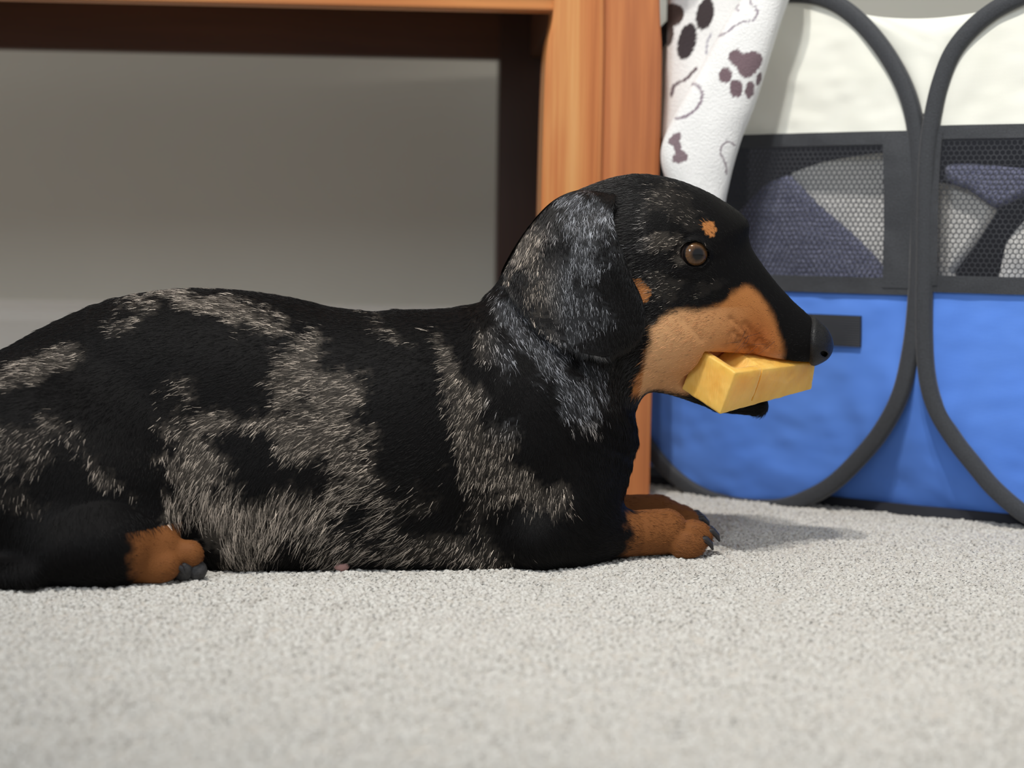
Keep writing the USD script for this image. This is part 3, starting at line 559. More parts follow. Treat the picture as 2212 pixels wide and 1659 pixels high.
def body_sdf(p):
    d = f_loft(p, trunk, 2.35)
    d = near_ell(d, p, S3(880, 960, .012), (.085, .070, .078), .03)
    d = near_ell(d, p, S3(560, 1060, .03), (.062, .055, .058), .025)
    d = near_ell(d, p, S3(1000, 1190, .03), (.050, .036, .019), .012)
    d = near_ell(d, p, V3(S(720, 1195, .04)[0], .040, .019), (.125, .034, .024), .02)    # belly spread on the carpet
    for m in (1, -1):
        q = p * [1, m, 1]
        d = near_ell(d, q, S3(1120, 985, .034), (.046, .034, .066), .016, -18)      # shoulder
        d = near_ell(d, q, S3(1195, 1120, .040), (.040, .026, .040), .014)
        d = near_ell(d, q, S3(60, 1065, .058), (.082, .060, .078), .022, 12)        # thigh
        d = near_chain(d, q, [S3(255, 1050, .070), S3(225, 1170, .082), H0 + V3(.03, -.010, .004)], [.034, .032, .022], .03)
        d = near_chain(d, q, [H0, H1], [.0135, .0165], .022)
        d = near(d, q, (H1 + H2) / 2, .07, hind, .006)
    d = near_chain(d, p, [S3(-150, 1120, .02), S3(-90, 1240, .115), V3(S(60, 1285, .13)[0], .126, .008)], [.016, .011, .006], .012)   # tail curled along the near side
    d = near_ell(d, p, S3(1240, 1010, 0), (.026, .040, .050), .022)                 # chest
    m = p[:, 0] > S(820, 800)[0]
    if m.any(): d[m] = smin(d[m], f_loft(p[m], neck, 2.1), .026)
    d = near(d, p, (E0 + W2) / 2, .12, fore, .009); d = near(d, p, (pf + pf3) / 2, .10, fore_far, .008)
    d = smax(d, -(p[:, 2] + .0012), .004)
    m = p[:, 0] > S(1150, 600)[0]
    if m.any(): d[m] = smin(d[m], head_sdf(p[m]), .014)
    m = (p[:, 0] > S(1000, 800)[0]) & (np.abs(d) < .01)
    if m.any():
        x, y = PXY(p[m]); fold = np.exp(-((x - 1090 - (y - 690) * 1.05) / 70) ** 2) * (y > 640) * (y < 980)
        d[m] += 0.0010 * fold * np.sin((x * .75 - y * .66) / 17.0)                  # skin folds on the neck under the ear
    return d
def fit_px():
    # a plain straight-on mapping of the dog's side: (s, z) on the near side -> the numbers the coat map is written in
    g = np.array([(x, y) for x in (0, 700, 1400, 1800) for y in (400, 800, 1250)], float); sz = np.array([S(x, y, .05) for x, y in g])
    A = np.concatenate([sz, sz * sz[:, :1], np.ones((len(g), 1))], 1); return np.linalg.lstsq(A, g, rcond=None)[0]
FIT = fit_px()
def PXY(p):
    sz = p[:, [0, 2]]; g = np.concatenate([sz, sz * sz[:, :1], np.ones((len(p), 1))], 1) @ FIT; return g[:, 0], g[:, 1]
def march(s, z, f, hi=.13, it=70):
    s, z = np.broadcast_arrays(np.asarray(s, float).ravel(), np.asarray(z, float).ravel()); w = np.full(len(s), hi)
    for _ in range(it):
        d = f(np.stack([s, w, z], 1)); w = w - np.clip(d, -.004, .02) * 0.8
        w = np.maximum(w, -.02)
    return w, np.abs(f(np.stack([s, w, z], 1))) < .002
EYE = V3(0, 5, 0)
ez = S(*eye_px, .04); w0, _ = march(ez[:1], ez[1:], body_sdf); ez = S(*eye_px, float(w0[0])); EYE = V3(ez[0], float(w0[0]) - .0082, ez[1])
def surface_nets(f, lo, hi, h, B=4):
    n = np.ceil((np.array(hi) - lo) / h / B).astype(int) * B; nb = n // B
    ci = np.stack(np.meshgrid(*[np.arange(k) for k in nb], indexing="ij"), -1).reshape(-1, 3)
    dc = np.concatenate([f(lo + (c * B + (B - 1) / 2) * h) for c in np.array_split(ci, max(1, len(ci) // 60000))])
    vol = np.empty(n, np.float32); v6 = vol.reshape(nb[0], B, nb[1], B, nb[2], B); v6[:] = np.sign(dc).reshape(nb)[:, None, :, None, :, None] * 1.0
    keep = np.abs(dc) < B * h * 1.15; loc = np.stack(np.meshgrid(*[np.arange(B)] * 3, indexing="ij"), -1).reshape(-1, 3)
    ck = ci[keep]
    for c in np.array_split(ck, max(1, len(ck) // 4000)):
        q = (c[:, None] * B + loc).reshape(-1, 3); vol[q[:, 0], q[:, 1], q[:, 2]] = f(lo + q * h)
    s = vol < 0; m = np.zeros(n - 1, np.uint8); C = list(np.ndindex(2, 2, 2))
    for a in C: m += s[a[0]:n[0] - 1 + a[0], a[1]:n[1] - 1 + a[1], a[2]:n[2] - 1 + a[2]]
    cell = np.stack(np.nonzero((m > 0) & (m < 8)), 1); idx = np.full(n - 1, -1, np.int64); idx[tuple(cell.T)] = np.arange(len(cell))
    acc, cnt = np.zeros((len(cell), 3)), np.zeros(len(cell)); cv = {a: vol[cell[:, 0] + a[0], cell[:, 1] + a[1], cell[:, 2] + a[2]] for a in C}
    for a in C:
        for k in range(3):
            if a[k] == 0:
                b = tuple(1 if q == k else a[q] for q in range(3)); va, vb = cv[a], cv[b]; x = (va < 0) != (vb < 0); t = np.where(x, va / np.where(x, va - vb, 1), 0)
                p = np.tile(np.array(a, float), (len(cell), 1)); p[:, k] += t; acc[x] += p[x]; cnt += x
    v = lo + (cell + acc / cnt[:, None]) * h; F = []
    for k in range(3):
        i, j = (k + 1) % 3, (k + 2) % 3; sl = [slice(1, n[q] - 1) for q in range(3)]; sl[k] = slice(0, n[k] - 1); a = s[tuple(sl)]; sl2 = list(sl); sl2[k] = slice(1, n[k]); b = s[tuple(sl2)]
        e = np.stack(np.nonzero(a != b), 1) + np.array([0 if q == k else 1 for q in range(3)]); inside = s[tuple(e.T)]
        di, dj = np.eye(3, dtype=int)[i], np.eye(3, dtype=int)[j]
        q = np.stack([idx[tuple(x.T)] for x in (e, e - di, e - di - dj, e - dj)], 1); q[~inside] = q[~inside][:, ::-1]; F.append(q)
    q = np.vstack(F); q = q[(q >= 0).all(1)]; return v, np.vstack([q[:, [0, 1, 2]], q[:, [0, 2, 3]]])
def grad(f, p, e=4e-4):
    g = np.stack([f(p + e * a) - f(p - e * a) for a in np.eye(3)], 1); return g / np.maximum(np.linalg.norm(g, axis=1, keepdims=True), 1e-9)
bv, bf = surface_nets(body_sdf, np.array([-.50, -.14, -.008]), np.array([.25, .165, .285]), .0016)
bv = bv - np.array(trimesh.Trimesh(bv, bf, process=False).vertex_normals) * np.clip(body_sdf(bv), -.001, .001)[:, None]
bn = np.array(trimesh.Trimesh(bv, bf, process=False).vertex_normals)
BT = cKDTree(bv)

# ---- the coat: where the merle is light or sheen is painted in, where it is tan
LIGHT = [(420, 652, 130, 24, 6, 1), (545, 690, 75, 30, 22, 1), (285, 690, 55, 20, -18, .8), (655, 765, 42, 50, 30, 1), (660, 800, 60, 70, 20, 1), (735, 850, 66, 62, 30, 1), (700, 925, 110, 55, 10, 1), (745, 985, 60, 60, 0, .9), (600, 900, 45, 40, 0, 1),
         (405, 850, 45, 48, -40, 1), (420, 905, 55, 45, 20, 1), (500, 902, 85, 26, 10, 1), (440, 975, 70, 70, 0, 1), (425, 1050, 55, 60, 0, .9), (520, 1110, 115, 75, 0, 1), (545, 1190, 80, 55, 0, .75), (650, 1085, 100, 62, -15, .9), (800, 1040, 80, 40, 20, .65), (720, 1160, 80, 45, 0, .6),
         (115, 775, 75, 32, -18, .75), (40, 820, 60, 30, -25, .6), (80, 940, 100, 36, 10, .45), (180, 915, 60, 26, 35, .55), (255, 985, 75, 26, 45, .5), (60, 1040, 80, 36, 0, .25),
         (985, 820, 24, 95, -18, .75), (1005, 880, 40, 70, -10, .75), (1045, 960, 60, 60, 0, .7), (1085, 1025, 85, 50, 25, .85), (1175, 1075, 70, 45, 10, .6), (1020, 1100, 40, 60, 0, .4), (1060, 745, 26, 60, -30, .5),
         (1110, 690, 46, 70, -35, .8), (1180, 780, 40, 80, -35, .8), (1245, 860, 34, 80, -35, .7), (1290, 800, 20, 70, -20, .4), (850, 718, 60, 20, 38, .75), (870, 740, 40, 14, 40, .5), (900, 1180, 150, 40, 5, .6), (1010, 1190, 90, 36, 8, .7), (880, 1060, 50, 40, 0, .4), (830, 1090, 60, 40, 0, .5),  # the neck band entries carry its bluish sheen as colour
         (1440, 420, 46, 36, 10, .35), (1490, 440, 60, 26, 20, .22), (1436, 520, 54, 28, -18, .75), (1464, 552, 18, 20, 0, .9), (1500, 516, 30, 8, 10, .5), (1440, 610, 46, 28, 0, .32), (1530, 628, 40, 18, -25, .22), (1410, 450, 20, 50, 20, .3), (1560, 610, 30, 12, -20, .2), (1420, 690, 26, 20, 0, .3)]
DARK = [(500, 775, 90, 92, 0), (545, 965, 62, 52, 0), (672, 1005, 56, 46, 0), (880, 880, 70, 190, -10), (1105, 1112, 46, 44, 0), (300, 820, 130, 150, 0), (610, 1210, 55, 45, -20), (1180, 1180, 90, 60, 0), (880, 1000, 46, 66, 0), (560, 800, 40, 80, 0)]
EAR_MERLE_SHEEN = [(1258, 462, 60, 50, 0, .8), (1148, 530, 26, 70, 35, .8), (1268, 545, 36, 90, 0, .8), (1235, 660, 70, 75, 20, .62), (1190, 600, 46, 70, 20, .35)]  # ear merle together with its sheen, painted into the coat
TAN = sg.Polygon(catmull([(1408, 706), (1432, 682), (1470, 668), (1515, 668), (1556, 660), (1590, 638), (1622, 618), (1648, 628), (1672, 656), (1692, 692), (1706, 726), (1714, 760), (1712, 800), (1680, 812), (1640, 812), (1570, 850), (1500, 862), (1440, 850), (1392, 862), (1372, 850), (1388, 810), (1400, 765), (1408, 706)], 120))
def patches(x, y, sx, sy, E, seed=0, amp=1.1):
    v = np.zeros(len(x)); q = np.stack([sx * 110, sy * 110, 0 * sx + seed], 1); n1 = meshkit.fbm(q, 4, 21 + seed) - .5 + 1.0 * (meshkit.fbm(np.stack([sx * 330, sy * 520, 0 * sx + seed], 1), 2, 61) - .5); q2 = np.stack([sx * 45, sy * 45, 0 * sx + seed + 4], 1); wx, wy = (meshkit.noise(q2, 31) - .5) * 46, (meshkit.noise(q2, 32) - .5) * 46
    for e in E:
        a, b = math.cos(math.radians(e[4])), math.sin(math.radians(e[4])); dx, dy = x + wx - e[0], y + wy - e[1]
        r = np.sqrt(((dx * a + dy * b) / e[2]) ** 2 + ((-dx * b + dy * a) / e[3]) ** 2); k = np.clip((1.12 - r + n1 * amp) / .38, 0, 1); v = np.maximum(v, k * k * (3 - 2 * k) * (e[5] if len(e) > 5 else 1))
    return v
C_SHEEN = np.array([.54, .60, .70])  # bluish sheen of ear and neck, painted as hair colour
C_BLACK, C_LIGHT, C_TAN, C_TANL = np.array([.0036, .0033, .0034]), np.array([.88, .76, .64]), np.array([.50, .20, .062]), np.array([.82, .48, .24])
def coat(p, ear=False):
    "(light merle and painted sheen amount, tan amount, tan colour) at dog-frame points"
    x, y = PXY(p); far = p[:, 1] < 0; sx, sy = p[:, 0] + far * .3, p[:, 2]
    if ear: return patches(x, y, sx, sy, EAR_MERLE_SHEEN, 5), np.zeros(len(p)), np.tile(C_TAN, (len(p), 1))
    m = patches(x, y, sx, sy, LIGHT) * (1 - .93 * patches(x, y, sx, sy, DARK, 2, .8))
    jn = meshkit.fbm(np.stack([sx * 160, sy * 160, p[:, 1] * 160], 1), 3, 41) - .5; xj, yj = x + jn * 26, y + jn * 22
    nz_ = (p[:, 0] > S(1355, 800)[0]) & (p[:, 2] > .07); t = np.zeros(len(p)); pt = shapely.points(x[nz_] + jn[nz_] * 18, y[nz_] + jn[nz_] * 16)
    sd = np.where(shapely.contains(TAN, pt), 1, -1) * shapely.distance(TAN.exterior, pt); u_ = np.clip((sd + 9) / 20, 0, 1); t[nz_] = u_ * u_ * (3 - 2 * u_)
    def spot(cx, cy, a, b, rot): 
        c, s_ = math.cos(math.radians(rot)), math.sin(math.radians(rot)); dx, dy = xj - cx, yj - cy; return (((dx * c + dy * s_) / a) ** 2 + ((-dx * s_ + dy * c) / b) ** 2 < 1).astype(float)
    t = np.maximum(t, spot(1384, 632, 19, 30, -8)); t = np.maximum(t, spot(1544, 495, 13, 18, -20)); t = np.maximum(t, spot(1603, 480, 12, 17, -30) * (p[:, 1] < .016))
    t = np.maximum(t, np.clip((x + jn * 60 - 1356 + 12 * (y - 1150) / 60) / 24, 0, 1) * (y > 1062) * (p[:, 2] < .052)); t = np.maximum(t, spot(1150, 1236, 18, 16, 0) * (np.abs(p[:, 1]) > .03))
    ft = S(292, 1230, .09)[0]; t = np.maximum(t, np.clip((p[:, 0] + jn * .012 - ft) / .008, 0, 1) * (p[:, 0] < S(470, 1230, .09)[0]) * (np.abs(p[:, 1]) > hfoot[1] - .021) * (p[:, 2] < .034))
    ch = np.clip((1640 - x) / 220, 0, 1) * (y < 880) * (y > 664) * (x > 1398); red = np.exp(-((x - 1650) / 46) ** 2 - ((y - 735) / 46) ** 2)
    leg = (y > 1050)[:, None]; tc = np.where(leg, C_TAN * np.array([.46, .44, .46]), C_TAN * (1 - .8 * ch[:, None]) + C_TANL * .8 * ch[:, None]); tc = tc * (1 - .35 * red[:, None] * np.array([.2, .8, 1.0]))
    wk = np.exp(-((x - 1628) / 46) ** 2 - ((y - 738) / 30) ** 2) * (meshkit.noise(np.stack([sx * 420 + sy * 200, sy * 620, 0 * sx], 1), 77) > .60); tc = tc * (1 - .5 * wk[:, None]); lip = np.exp(-((x - 1695) / 34) ** 2 - ((y - 782) / 12) ** 2)[:, None] * .6; tc = tc * (1 - lip) + np.array([.50, .34, .25]) * lip
    m = m * (1 - t); return m, t, tc
def coat_color(p, ear=False, seed=5, strand=True):
    m, t, tc = coat(p, ear); r = np.random.default_rng(seed); n = len(p); x, y = PXY(p)
    bl = np.clip((x - 1030) / 60, 0, 1) * np.clip((950 - y) / 60, 0, 1) * np.clip((1420 - x) / 60, 0, 1) * .8 * (np.clip((x - 1170) / 50, 0, 1) if ear else 1); lc = C_LIGHT * (1 - bl[:, None]) + C_SHEEN * bl[:, None]
    if strand:
        lit = (r.uniform(0, 1, n) < m * .8)[:, None]; cl = (.12 + 2.3 * meshkit.fbm(np.stack([p[:, 0] * 210, p[:, 2] * 400, p[:, 1] * 210], 1), 2, 91) ** 1.8)[:, None]; c = np.where(lit, lc * cl * (0.18 + 0.9 * r.uniform(0, 1, n)[:, None] ** 1.3), C_BLACK * (0.6 + 1.0 * r.uniform(0, 1, n)[:, None]))
        tt = (r.uniform(0, 1, n) < t * .97)[:, None]; return np.where(tt, tc * (0.65 + 0.6 * r.uniform(0, 1, n)[:, None]), c)
    c = C_BLACK * (1 - m[:, None]) + lc * .045 * m[:, None]; return c * (1 - t[:, None]) + tc * .75 * t[:, None]
M_skin = mat_attr("dog_coat", 0.55, (1500.0, 0.3, 0.001), specular_ior_level=0.07)
M_hair = mat_attr("dog_hair", 0.36, specular_ior_level=0.15)
M_earhair = mat_attr("ear_hair", 0.32, specular_ior_level=0.5)
M_nose = mat_noise("nose_leather", [(0.3, srgb(13, 13, 14)), (0.7, srgb(22, 22, 24))], 900.0, 0.40, bump=(0.5, 0.0012), bscale=1400.0, coat_weight=0.08, coat_roughness=0.2, specular_ior_level=0.26)
M_claw = mat_plain("black_claw", srgb(34, 33, 36), 0.3)
M_pad = mat_noise("paw_pad_leather", [(0.3, srgb(34, 34, 36)), (0.7, srgb(52, 51, 52))], 500.0, 0.6, bump=(0.5, 0.001))
dog = thing("dachshund", "black and tan dappled short-haired dachshund lying on the carpet with a chew in its mouth", "dog", d2w(V3(-.1, 0, 0)))
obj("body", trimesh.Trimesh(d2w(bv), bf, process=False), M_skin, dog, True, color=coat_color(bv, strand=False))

# ---- ears
rear = [(1292, 404), (1250, 410), (1204, 436), (1155, 490), (1118, 548), (1096, 600), (1110, 642), (1144, 690), (1186, 728), (1240, 757), (1302, 770)]
front = [(1340, 412), (1338, 432), (1325, 462), (1331, 502), (1346, 548), (1362, 596), (1380, 632), (1392, 670), (1390, 706), (1372, 742), (1332, 766)]
def make_ear(nu=130, nv=90):
    a, b = catmull([S(x, y, .05) for x, y in rear], nu), catmull([S(x, y, .05) for x, y in front], nu); t = np.linspace(0, 1, nv); sz = a[:, None] * (1 - t)[None, :, None] + b[:, None] * t[None, :, None]
    c0 = sz[::3, ::3]; w, ok = march(c0[..., 0], c0[..., 1], body_sdf, it=45); ok = ok & (w > 0.004); w, ok = w.reshape(c0.shape[:2]), ok.reshape(c0.shape[:2])
    k = cKDTree(np.stack(np.nonzero(ok), 1)); _, i = k.query(np.stack(np.nonzero(np.ones_like(ok)), 1)); w = w[ok][i].reshape(ok.shape)
    w = gaussian_filter(np.where(ok, w, w - .004), 2.3, mode="nearest"); w = map_coordinates(w, np.meshgrid(np.linspace(0, w.shape[0] - 1, nu), np.linspace(0, w.shape[1] - 1, nv), indexing="ij"), order=3, mode="nearest"); u = np.linspace(0, 1, nu)[:, None]; tt = t[None]
    off = .0060 * np.clip(u / .12, 0, 1) - .0015 + .0035 * np.sin(np.pi * np.clip(u, 0, 1)) * (4 * tt * (1 - tt)) ** .5 + .004 * np.exp(-((tt - .93) / .10) ** 2) * np.clip(u / .1, 0, 1) * np.clip((.75 - u) / .3, 0, 1)
    off = off + .0045 * np.clip((u - .45) / .5, 0, 1) * (1 - tt) ** .7 + .002 * np.clip((u - .7) / .3, 0, 1)
    off = off + (meshkit.fbm(np.stack([sz[..., 0] * 40, sz[..., 1] * 25, 0 * sz[..., 0]], -1), 2, 3) - .5) * .0045
    th = .0032 * (1 - np.abs(2 * tt - 1) ** 6) * (1 - np.clip((u - .9) / .1, 0, 1) ** 3) + .0005
    f = np.stack([sz[..., 0], w + off, sz[..., 1]], -1); g = f.copy(); g[..., 1] -= th; return f, g
ef, eg = make_ear()
M_ear = M_skin
for k, sgn in enumerate((1, -1)):
    q = np.array([1, sgn, 1]); a, b = d2w(ef * q), d2w(eg * q); tm = sheet(a, b, DL * sgn)
    obj("ear", tm, M_ear, dog, True, color=np.tile(coat_color(ef.reshape(-1, 3), True, strand=False), (2, 1)), label="hanging black ear with a grey sheen put into its colour" if k == 0 else None)

# ---- eyes, nose, claws, pads
def eye_mesh(sgn):
    s_ = trimesh.creation.icosphere(5, 1.0); v = np.array(s_.vertices); g = np.array([.16, 1.0, -.02]); g /= np.linalg.norm(g); an = np.degrees(np.arccos(np.clip(v @ g, -1, 1)))
    r = .0104 * (1 + .05 * np.clip(1 - an / 50, 0, 1)); pu = np.clip((an - 17) / 15, 0, 1)[:, None]; col = np.tile([.03, .022, .02], (len(v), 1)); ir = an < 50
    fib = meshkit.noise(np.stack([np.arctan2(v[:, 2], v[:, 0]) * 9, an / 20, 0 * an], 1), 4)[:, None]
    col[ir] = ((np.array([.090, .045, .019]) * (.7 + .6 * fib)) * pu + np.array([.004, .004, .005]) * (1 - pu))[ir]; col[(an > 45) & (an < 56)] = [.008, .006, .006]
    e = v * r[:, None] + EYE; e[:, 1] *= sgn; f = s_.faces if sgn > 0 else s_.faces[:, ::-1]; return trimesh.Trimesh(d2w(e), f, process=False), col
M_eye = mat_attr("eye_surface", 0.025, specular_ior_level=0.36)
for k, sgn in enumerate((1, -1)):
    tm, col = eye_mesh(sgn); obj("eye", tm, M_eye, dog, True, color=col, label="glossy brown eye" if k == 0 else None)
NC = S3(1757, 742, 0)
def nose_sdf(p):
    d = smax(head_base(p) - .0021, f_ell(p, S3(1776, 738, 0), (.0200, .03, .0200), -25), .0018)
    for m in (1, -1):
        q = p * [1, m, 1]
        d = smin(d, f_ell(q, S3(1768, 752, .0075), (.0085, .0062, .0068)), .003)                                   # nostril wing
        d = smax(d, -f_ell(q, S3(1769, 759, .0125), (.0056, .0085, .0026), -24), .0010)                               # nostril
    return smax(d, -chew_box(p), .0008)
nv, nf = surface_nets(nose_sdf, NC - .028, NC + .028, .0008); nv = nv - grad(nose_sdf, nv, 2e-4) * np.clip(nose_sdf(nv), -.0005, .0005)[:, None]
obj("nose", trimesh.Trimesh(d2w(nv), nf, process=False), M_nose, dog, True, label="shiny black nose")
def hullchain(pts, rad, seg=14):
    sp = [m3d.Manifold.sphere(r, seg).translate([float(x) for x in q]) for q, r in zip(pts, rad)]
    return m3d.Manifold.batch_boolean([m3d.Manifold.batch_hull([a, b]) for a, b in zip(sp[:-1], sp[1:])], m3d.OpType.Add)
for t in TOES + FTOES:
    b = t + V3(.0085, 0, .0030); obj("claw", hullchain(d2w(np.array([b, b + V3(.0040, 0, .0006), b + V3(.0072, 0, -.0022), b + V3(.0088, 0, -.0058)])), [.0027, .0025, .0018, .0008]), M_claw, dog, 50)
for t in HT[:2]:
    b = t + V3(.009, .001, .001); obj("claw", hullchain(d2w(np.array([b, b + V3(.004, 0, -.002), b + V3(.0055, 0, -.005)])), [.0024, .0018, .0008]), M_claw, dog, 50)
for c, r in ((V3(S(398, 1240, .09)[0], hfoot[1] - .008, .0085), (.0070, .0065, .0085)), (V3(S(428, 1248, .09)[0], hfoot[1] - .010, .0065), (.0060, .0055, .0062))):
    s_ = trimesh.creation.icosphere(3, 1.0); obj("paw_pad", trimesh.Trimesh(d2w(s_.vertices * r + c), s_.faces, process=False), M_pad, dog, True, label="dark pad of the hind paw")

np_ = np.array([S(738, 1236, .07)[0], 0, .0042]); np_[1] = march(np_[:1], np_[2:], body_sdf)[0][0] - .0006; s_ = trimesh.creation.icosphere(3, 1.0)
obj("nipple", trimesh.Trimesh(d2w(s_.vertices * [.0050, .0030, .0036] + np_), s_.faces, process=False), mat_plain("pink_skin", srgb(176, 128, 122), 0.5, subsurface_weight=0.3, subsurface_scale=0.003), dog, True, label="small pink nipple at the belly")

# ---- fur
FLOW = np.array([(100, 820, -1, .3), (60, 950, -.6, .8), (80, 1100, .1, 1), (200, 1000, -.3, .95), (250, 1120, .3, .95), (300, 700, -1, .25), (500, 660, -1, .05), (700, 720, -1, -.1), (700, 850, -1, .2), (450, 860, -.95, .25), (420, 980, -.5, .85), (550, 1080, -.05, 1), (500, 1180, .2, 1), (640, 1150, -.45, .9), (560, 1000, -.5, .8), (330, 1000, -.3, .9),
        (800, 1100, -.9, .5), (900, 800, -.95, .3), (860, 950, -.95, .4), (1000, 850, -.55, .85), (1050, 1000, -.3, .95), (1150, 1050, -.2, 1), (1200, 1180, .6, .8), (1000, 1180, -.5, .85), (880, 1190, -.75, .6), (960, 710, -.9, .3), (1060, 690, -.1, 1), (1110, 700, .45, .9), (1200, 830, .5, .87), (1280, 920, .4, .9), (1330, 1000, .0, 1), (1300, 850, .2, 1),
        (1400, 390, -1, .1), (1500, 440, -.85, -.45), (1450, 480, -.9, .2), (1560, 540, -.7, -.7), (1450, 560, -.9, .35), (1480, 640, -.9, .2), (1450, 740, -.9, .3), (1560, 700, -.95, .0), (1650, 690, -.85, -.5), (1690, 760, -.9, .1), (1420, 820, -.8, .6), (1600, 600, -.75, -.65), (1450, 1150, 1, .15), (1300, 1180, 1, .25), (1380, 1100, 1, .2), (370, 1210, 1, .2), (200, 1260, 1, .1)])
def flow(x, y):
    f = FLOW[:, 2:] / np.linalg.norm(FLOW[:, 2:], axis=1, keepdims=True); d2 = (x[:, None] - FLOW[None, :, 0]) ** 2 + (y[:, None] - FLOW[None, :, 1]) ** 2; wt = 1 / (d2 + 900.0) ** 1.7; v = wt @ f; return v / np.maximum(np.linalg.norm(v, axis=1, keepdims=True), 1e-6)
def sample(v, f, n, keep, r):
    a = np.linalg.norm(np.cross(v[f[:, 1]] - v[f[:, 0]], v[f[:, 2]] - v[f[:, 0]]), axis=1) * keep; i = r.choice(len(f), n, p=a / a.sum()); u = r.uniform(0, 1, (n, 2)); u = np.where((u.sum(1) > 1)[:, None], 1 - u, u); t = v[f[i]]
    return t[:, 0] + u[:, :1] * (t[:, 1] - t[:, 0]) + u[:, 1:] * (t[:, 2] - t[:, 0])
def strands(root, nrm, dirn, length, lift, r, k=4):
    n = len(root); d = dirn - (dirn * nrm).sum(1, keepdims=True) * nrm; d /= np.maximum(np.linalg.norm(d, axis=1, keepdims=True), 1e-6); sd = np.cross(nrm, d)
    d = d + sd * r.normal(0, .16, (n, 1)); lift = lift * r.uniform(.5, 1.6, (n, 1)); t = np.linspace(0, 1, k)[None, :, None]; ln = (length * r.uniform(.65, 1.25, n))[:, None, None]
    clump = sd[:, None] * (r.normal(0, .10, (n, 1, 1)) * t * t)
    return root[:, None] - .0004 * nrm[:, None] + ln * (d[:, None] * t + nrm[:, None] * (lift[:, None] * (t * 1.15 - .75 * t * t)) + clump)
r = np.random.default_rng(11)
cen = bv[bf].mean(1); fx, fy = PXY(cen)
vis = np.where(cen[:, 1] > -.01, 1.0, .35) * (cen[:, 2] > .002); vis *= np.where(np.linalg.norm(cen - EYE, axis=1) < .0118, 0, 1); vis *= np.where(np.linalg.norm(cen - EYE * [1, -1, 1], axis=1) < .0118, 0, 1)
vis *= np.where(nose_sdf(cen) < .0006, 0, 1); vis *= np.where(fx > 1250, 1.7, 1.0)
NH = 165000
root = sample(bv, bf, NH, vis, r); nr_ = bn[BT.query(root)[1]]; x, y = PXY(root); fl = flow(x, y); dirn = np.stack([fl[:, 0], 0 * x, -fl[:, 1]], 1)
hd = np.clip((x - 1380) / 60, 0, 1) * (y < 900); ln = .0056 * (1 - hd) + .0034 * hd; ln = np.where((y > 1020) & (x > 380) & (x < 900), .0095, ln); ln = np.where((x > 1560) & (y < 860), .0026, ln); ln = np.where((y > 1080) & (x > 1340), .0038, ln); foot = (root[:, 0] > S(285, 1230, .09)[0]) & (root[:, 0] < S(470, 1230, .09)[0]) & (np.abs(root[:, 1]) > hfoot[1] - .030) & (root[:, 2] < .034); ln = np.where(foot, .0030, ln); dirn[foot] = (1, 0, -.3)
hair = strands(root, nr_, dirn, ln, .26, r)
hair[..., 2] = np.maximum(hair[..., 2], .0012)
ncol = coat_color(root, seed=17)
ok_ = (chew_box(hair.reshape(-1, 3)).reshape(hair.shape[:2]) > .0004).all(1); hair, ncol = hair[ok_], ncol[ok_]
hd_ = ((x > 1240) & (y < 880))[ok_]; hw_ = np.array([.00018, .00017, .00012, .00004])
curves("body_fur", d2w(hair[~hd_]), hw_, M_hair, dog, ncol[~hd_], label="short dappled fur of the body")
curves("head_fur", d2w(hair[hd_]), hw_ * .9, M_earhair, dog, ncol[hd_], label="short black and tan fur of the head")
er = np.random.default_rng(13); EV = ef.reshape(-1, 3); EF = gridf(*ef.shape[:2]); rt_ = sample(EV, EF, 22000, np.ones(len(EF)), er)
etm = trimesh.Trimesh(EV, EF, process=False); _, ei = cKDTree(EV).query(rt_); en = np.array(etm.vertex_normals)[ei]; en *= np.sign(en[:, 1:2] + 1e-9)
ed = np.stack([np.full(len(rt_), .10), 0 * rt_[:, 0], -np.ones(len(rt_))], 1)
curves("ear_fur", d2w(strands(rt_, en, ed, np.full(len(rt_), .0050), .16, er)), np.array([.00018, .00016, .00012, .00004]), M_earhair, dog, coat_color(rt_, True, 23), label="short sleek fur of the ear with a bluish sheen in its colour")

wr = np.random.default_rng(29); wx_, wy_ = wr.uniform(1590, 1670, 14), wr.uniform(712, 752, 14); wsz = np.array([S(a, b, .02) for a, b in zip(wx_, wy_)]); ww, _ = march(wsz[:, 0], wsz[:, 1], body_sdf)
w0_ = np.stack([wsz[:, 0], ww, wsz[:, 1]], 1); wd = np.stack([wr.uniform(-.8, .1, 14), wr.uniform(.35, .8, 14), wr.uniform(-.7, .1, 14)], 1); wd /= np.linalg.norm(wd, axis=1, keepdims=True); tq = np.linspace(0, 1, 6)[None, :, None]
wk_ = w0_[:, None] + wd[:, None] * tq * wr.uniform(.010, .022, 14)[:, None, None] + np.array([-.006, 0, -.003]) * tq ** 2; wk_ = wk_[(chew_box(wk_.reshape(-1, 3)).reshape(14, 6) > .0005).all(1)]
curves("whiskers", d2w(wk_), np.array([.00022, .0002, .00017, .00013, .0001, .00005]), M_claw, dog, label="fine dark whiskers")

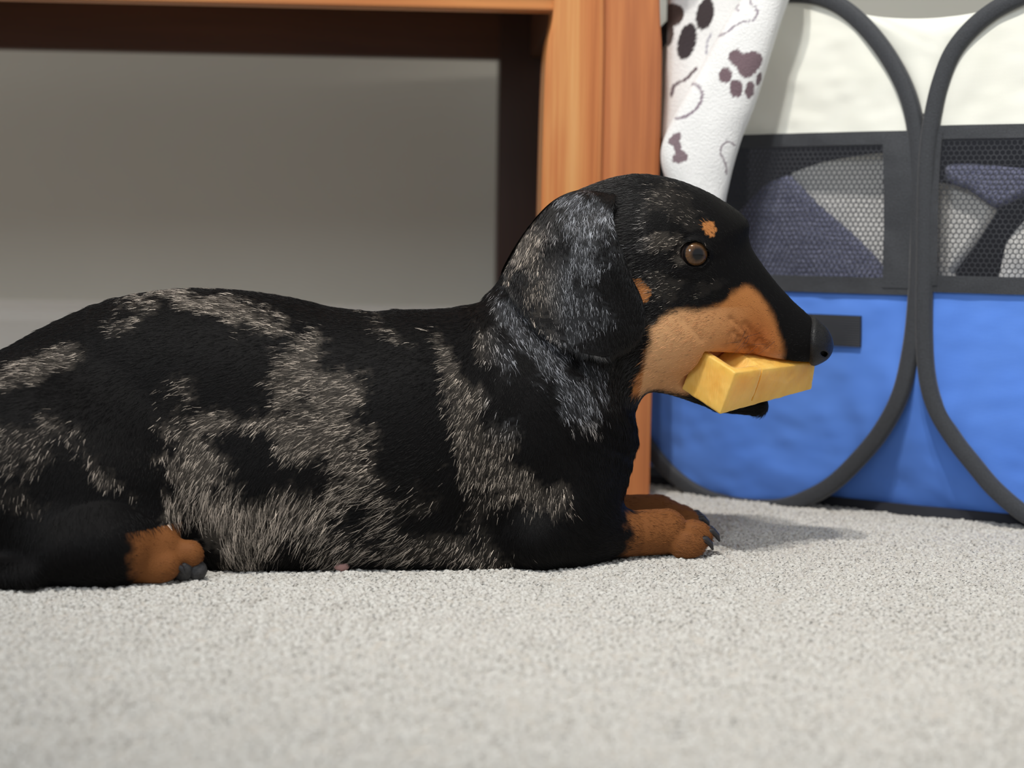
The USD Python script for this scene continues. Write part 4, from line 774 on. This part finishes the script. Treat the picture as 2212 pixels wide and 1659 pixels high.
# ------------------------------------------------------------------ the chew held in the mouth
M_chew = usdkit.material(stage, L + "yak_chew", {"g": ("geometry", {}), "m": ("mapping", {"scale": (60, 60, 60)}), "n": ("noise_texture", {"scale": 1.0, "detail": 4.0}), "m2": ("mapping", {"scale": (900, 900, 60)}), "n2": ("noise_texture", {"scale": 1.0, "detail": 2.0}),
        "r": ("rgb_ramp", {"ramp": [(0.3, srgb(222, 162, 68)), (0.7, srgb(236, 186, 96))]}), "b": ("bump", {"strength": 0.25, "distance": 0.0008}), "p": ("principled_bsdf", {"roughness": 0.5, "subsurface_weight": 0.35, "subsurface_scale": 0.004, "subsurface_radius": (1.0, 0.6, 0.25)})},
        [("g.position", "m.vector"), ("m.vector", "n.vector"), ("g.position", "m2.vector"), ("m2.vector", "n2.vector"), ("n.fac", "r.fac"), ("r.color", "p.base_color"), ("n2.fac", "b.height"), ("b.normal", "p.normal")], surface="p.BSDF")
def chew():
    rr = .0014; mid = CC.mean(0); ball = lambda q, r_: m3d.Manifold.sphere(r_, 14).translate([float(x) for x in q])
    m = m3d.Manifold.batch_hull([ball(q + (mid - q) / np.linalg.norm(mid - q) * rr * 1.5, rr) for q in CC])
    l_ = (CE - CV) / np.linalg.norm(CE - CV); at_ = lambda x, y, z: CV + CA * x + CHH * y + l_ * z
    cut = m3d.Manifold.batch_hull([ball(at_(x, y, z), .003) for x in (.0075, .05) for y, z in ((-.008, .0075), (.0020, .0085), (.0030, .022), (-.008, .032))])      # bitten hollow on top
    crack = m3d.Manifold.batch_hull([ball(at_(x, y, .0275), .0007) for x in (-.002, .004) for y in (-.003, .021)])
    m = (m - cut - crack).refine_to_length(.0016); mm = m.to_mesh(); v = mm.vert_properties[:, :3].astype(float)
    t = trimesh.Trimesh(v, mm.tri_verts, process=False); n = np.array(t.vertex_normals); v = v + n * ((meshkit.fbm(v * 260, 3, 2) - .5) * .0009)[:, None]
    t = trimesh.Trimesh(v, mm.tri_verts, process=False)
    if t.volume < 0: t.invert()
    return t
obj("dog_chew", chew(), M_chew, None, 40, label="golden yellow block of hard cheese chew held in the dog's mouth", cat="dog chew")
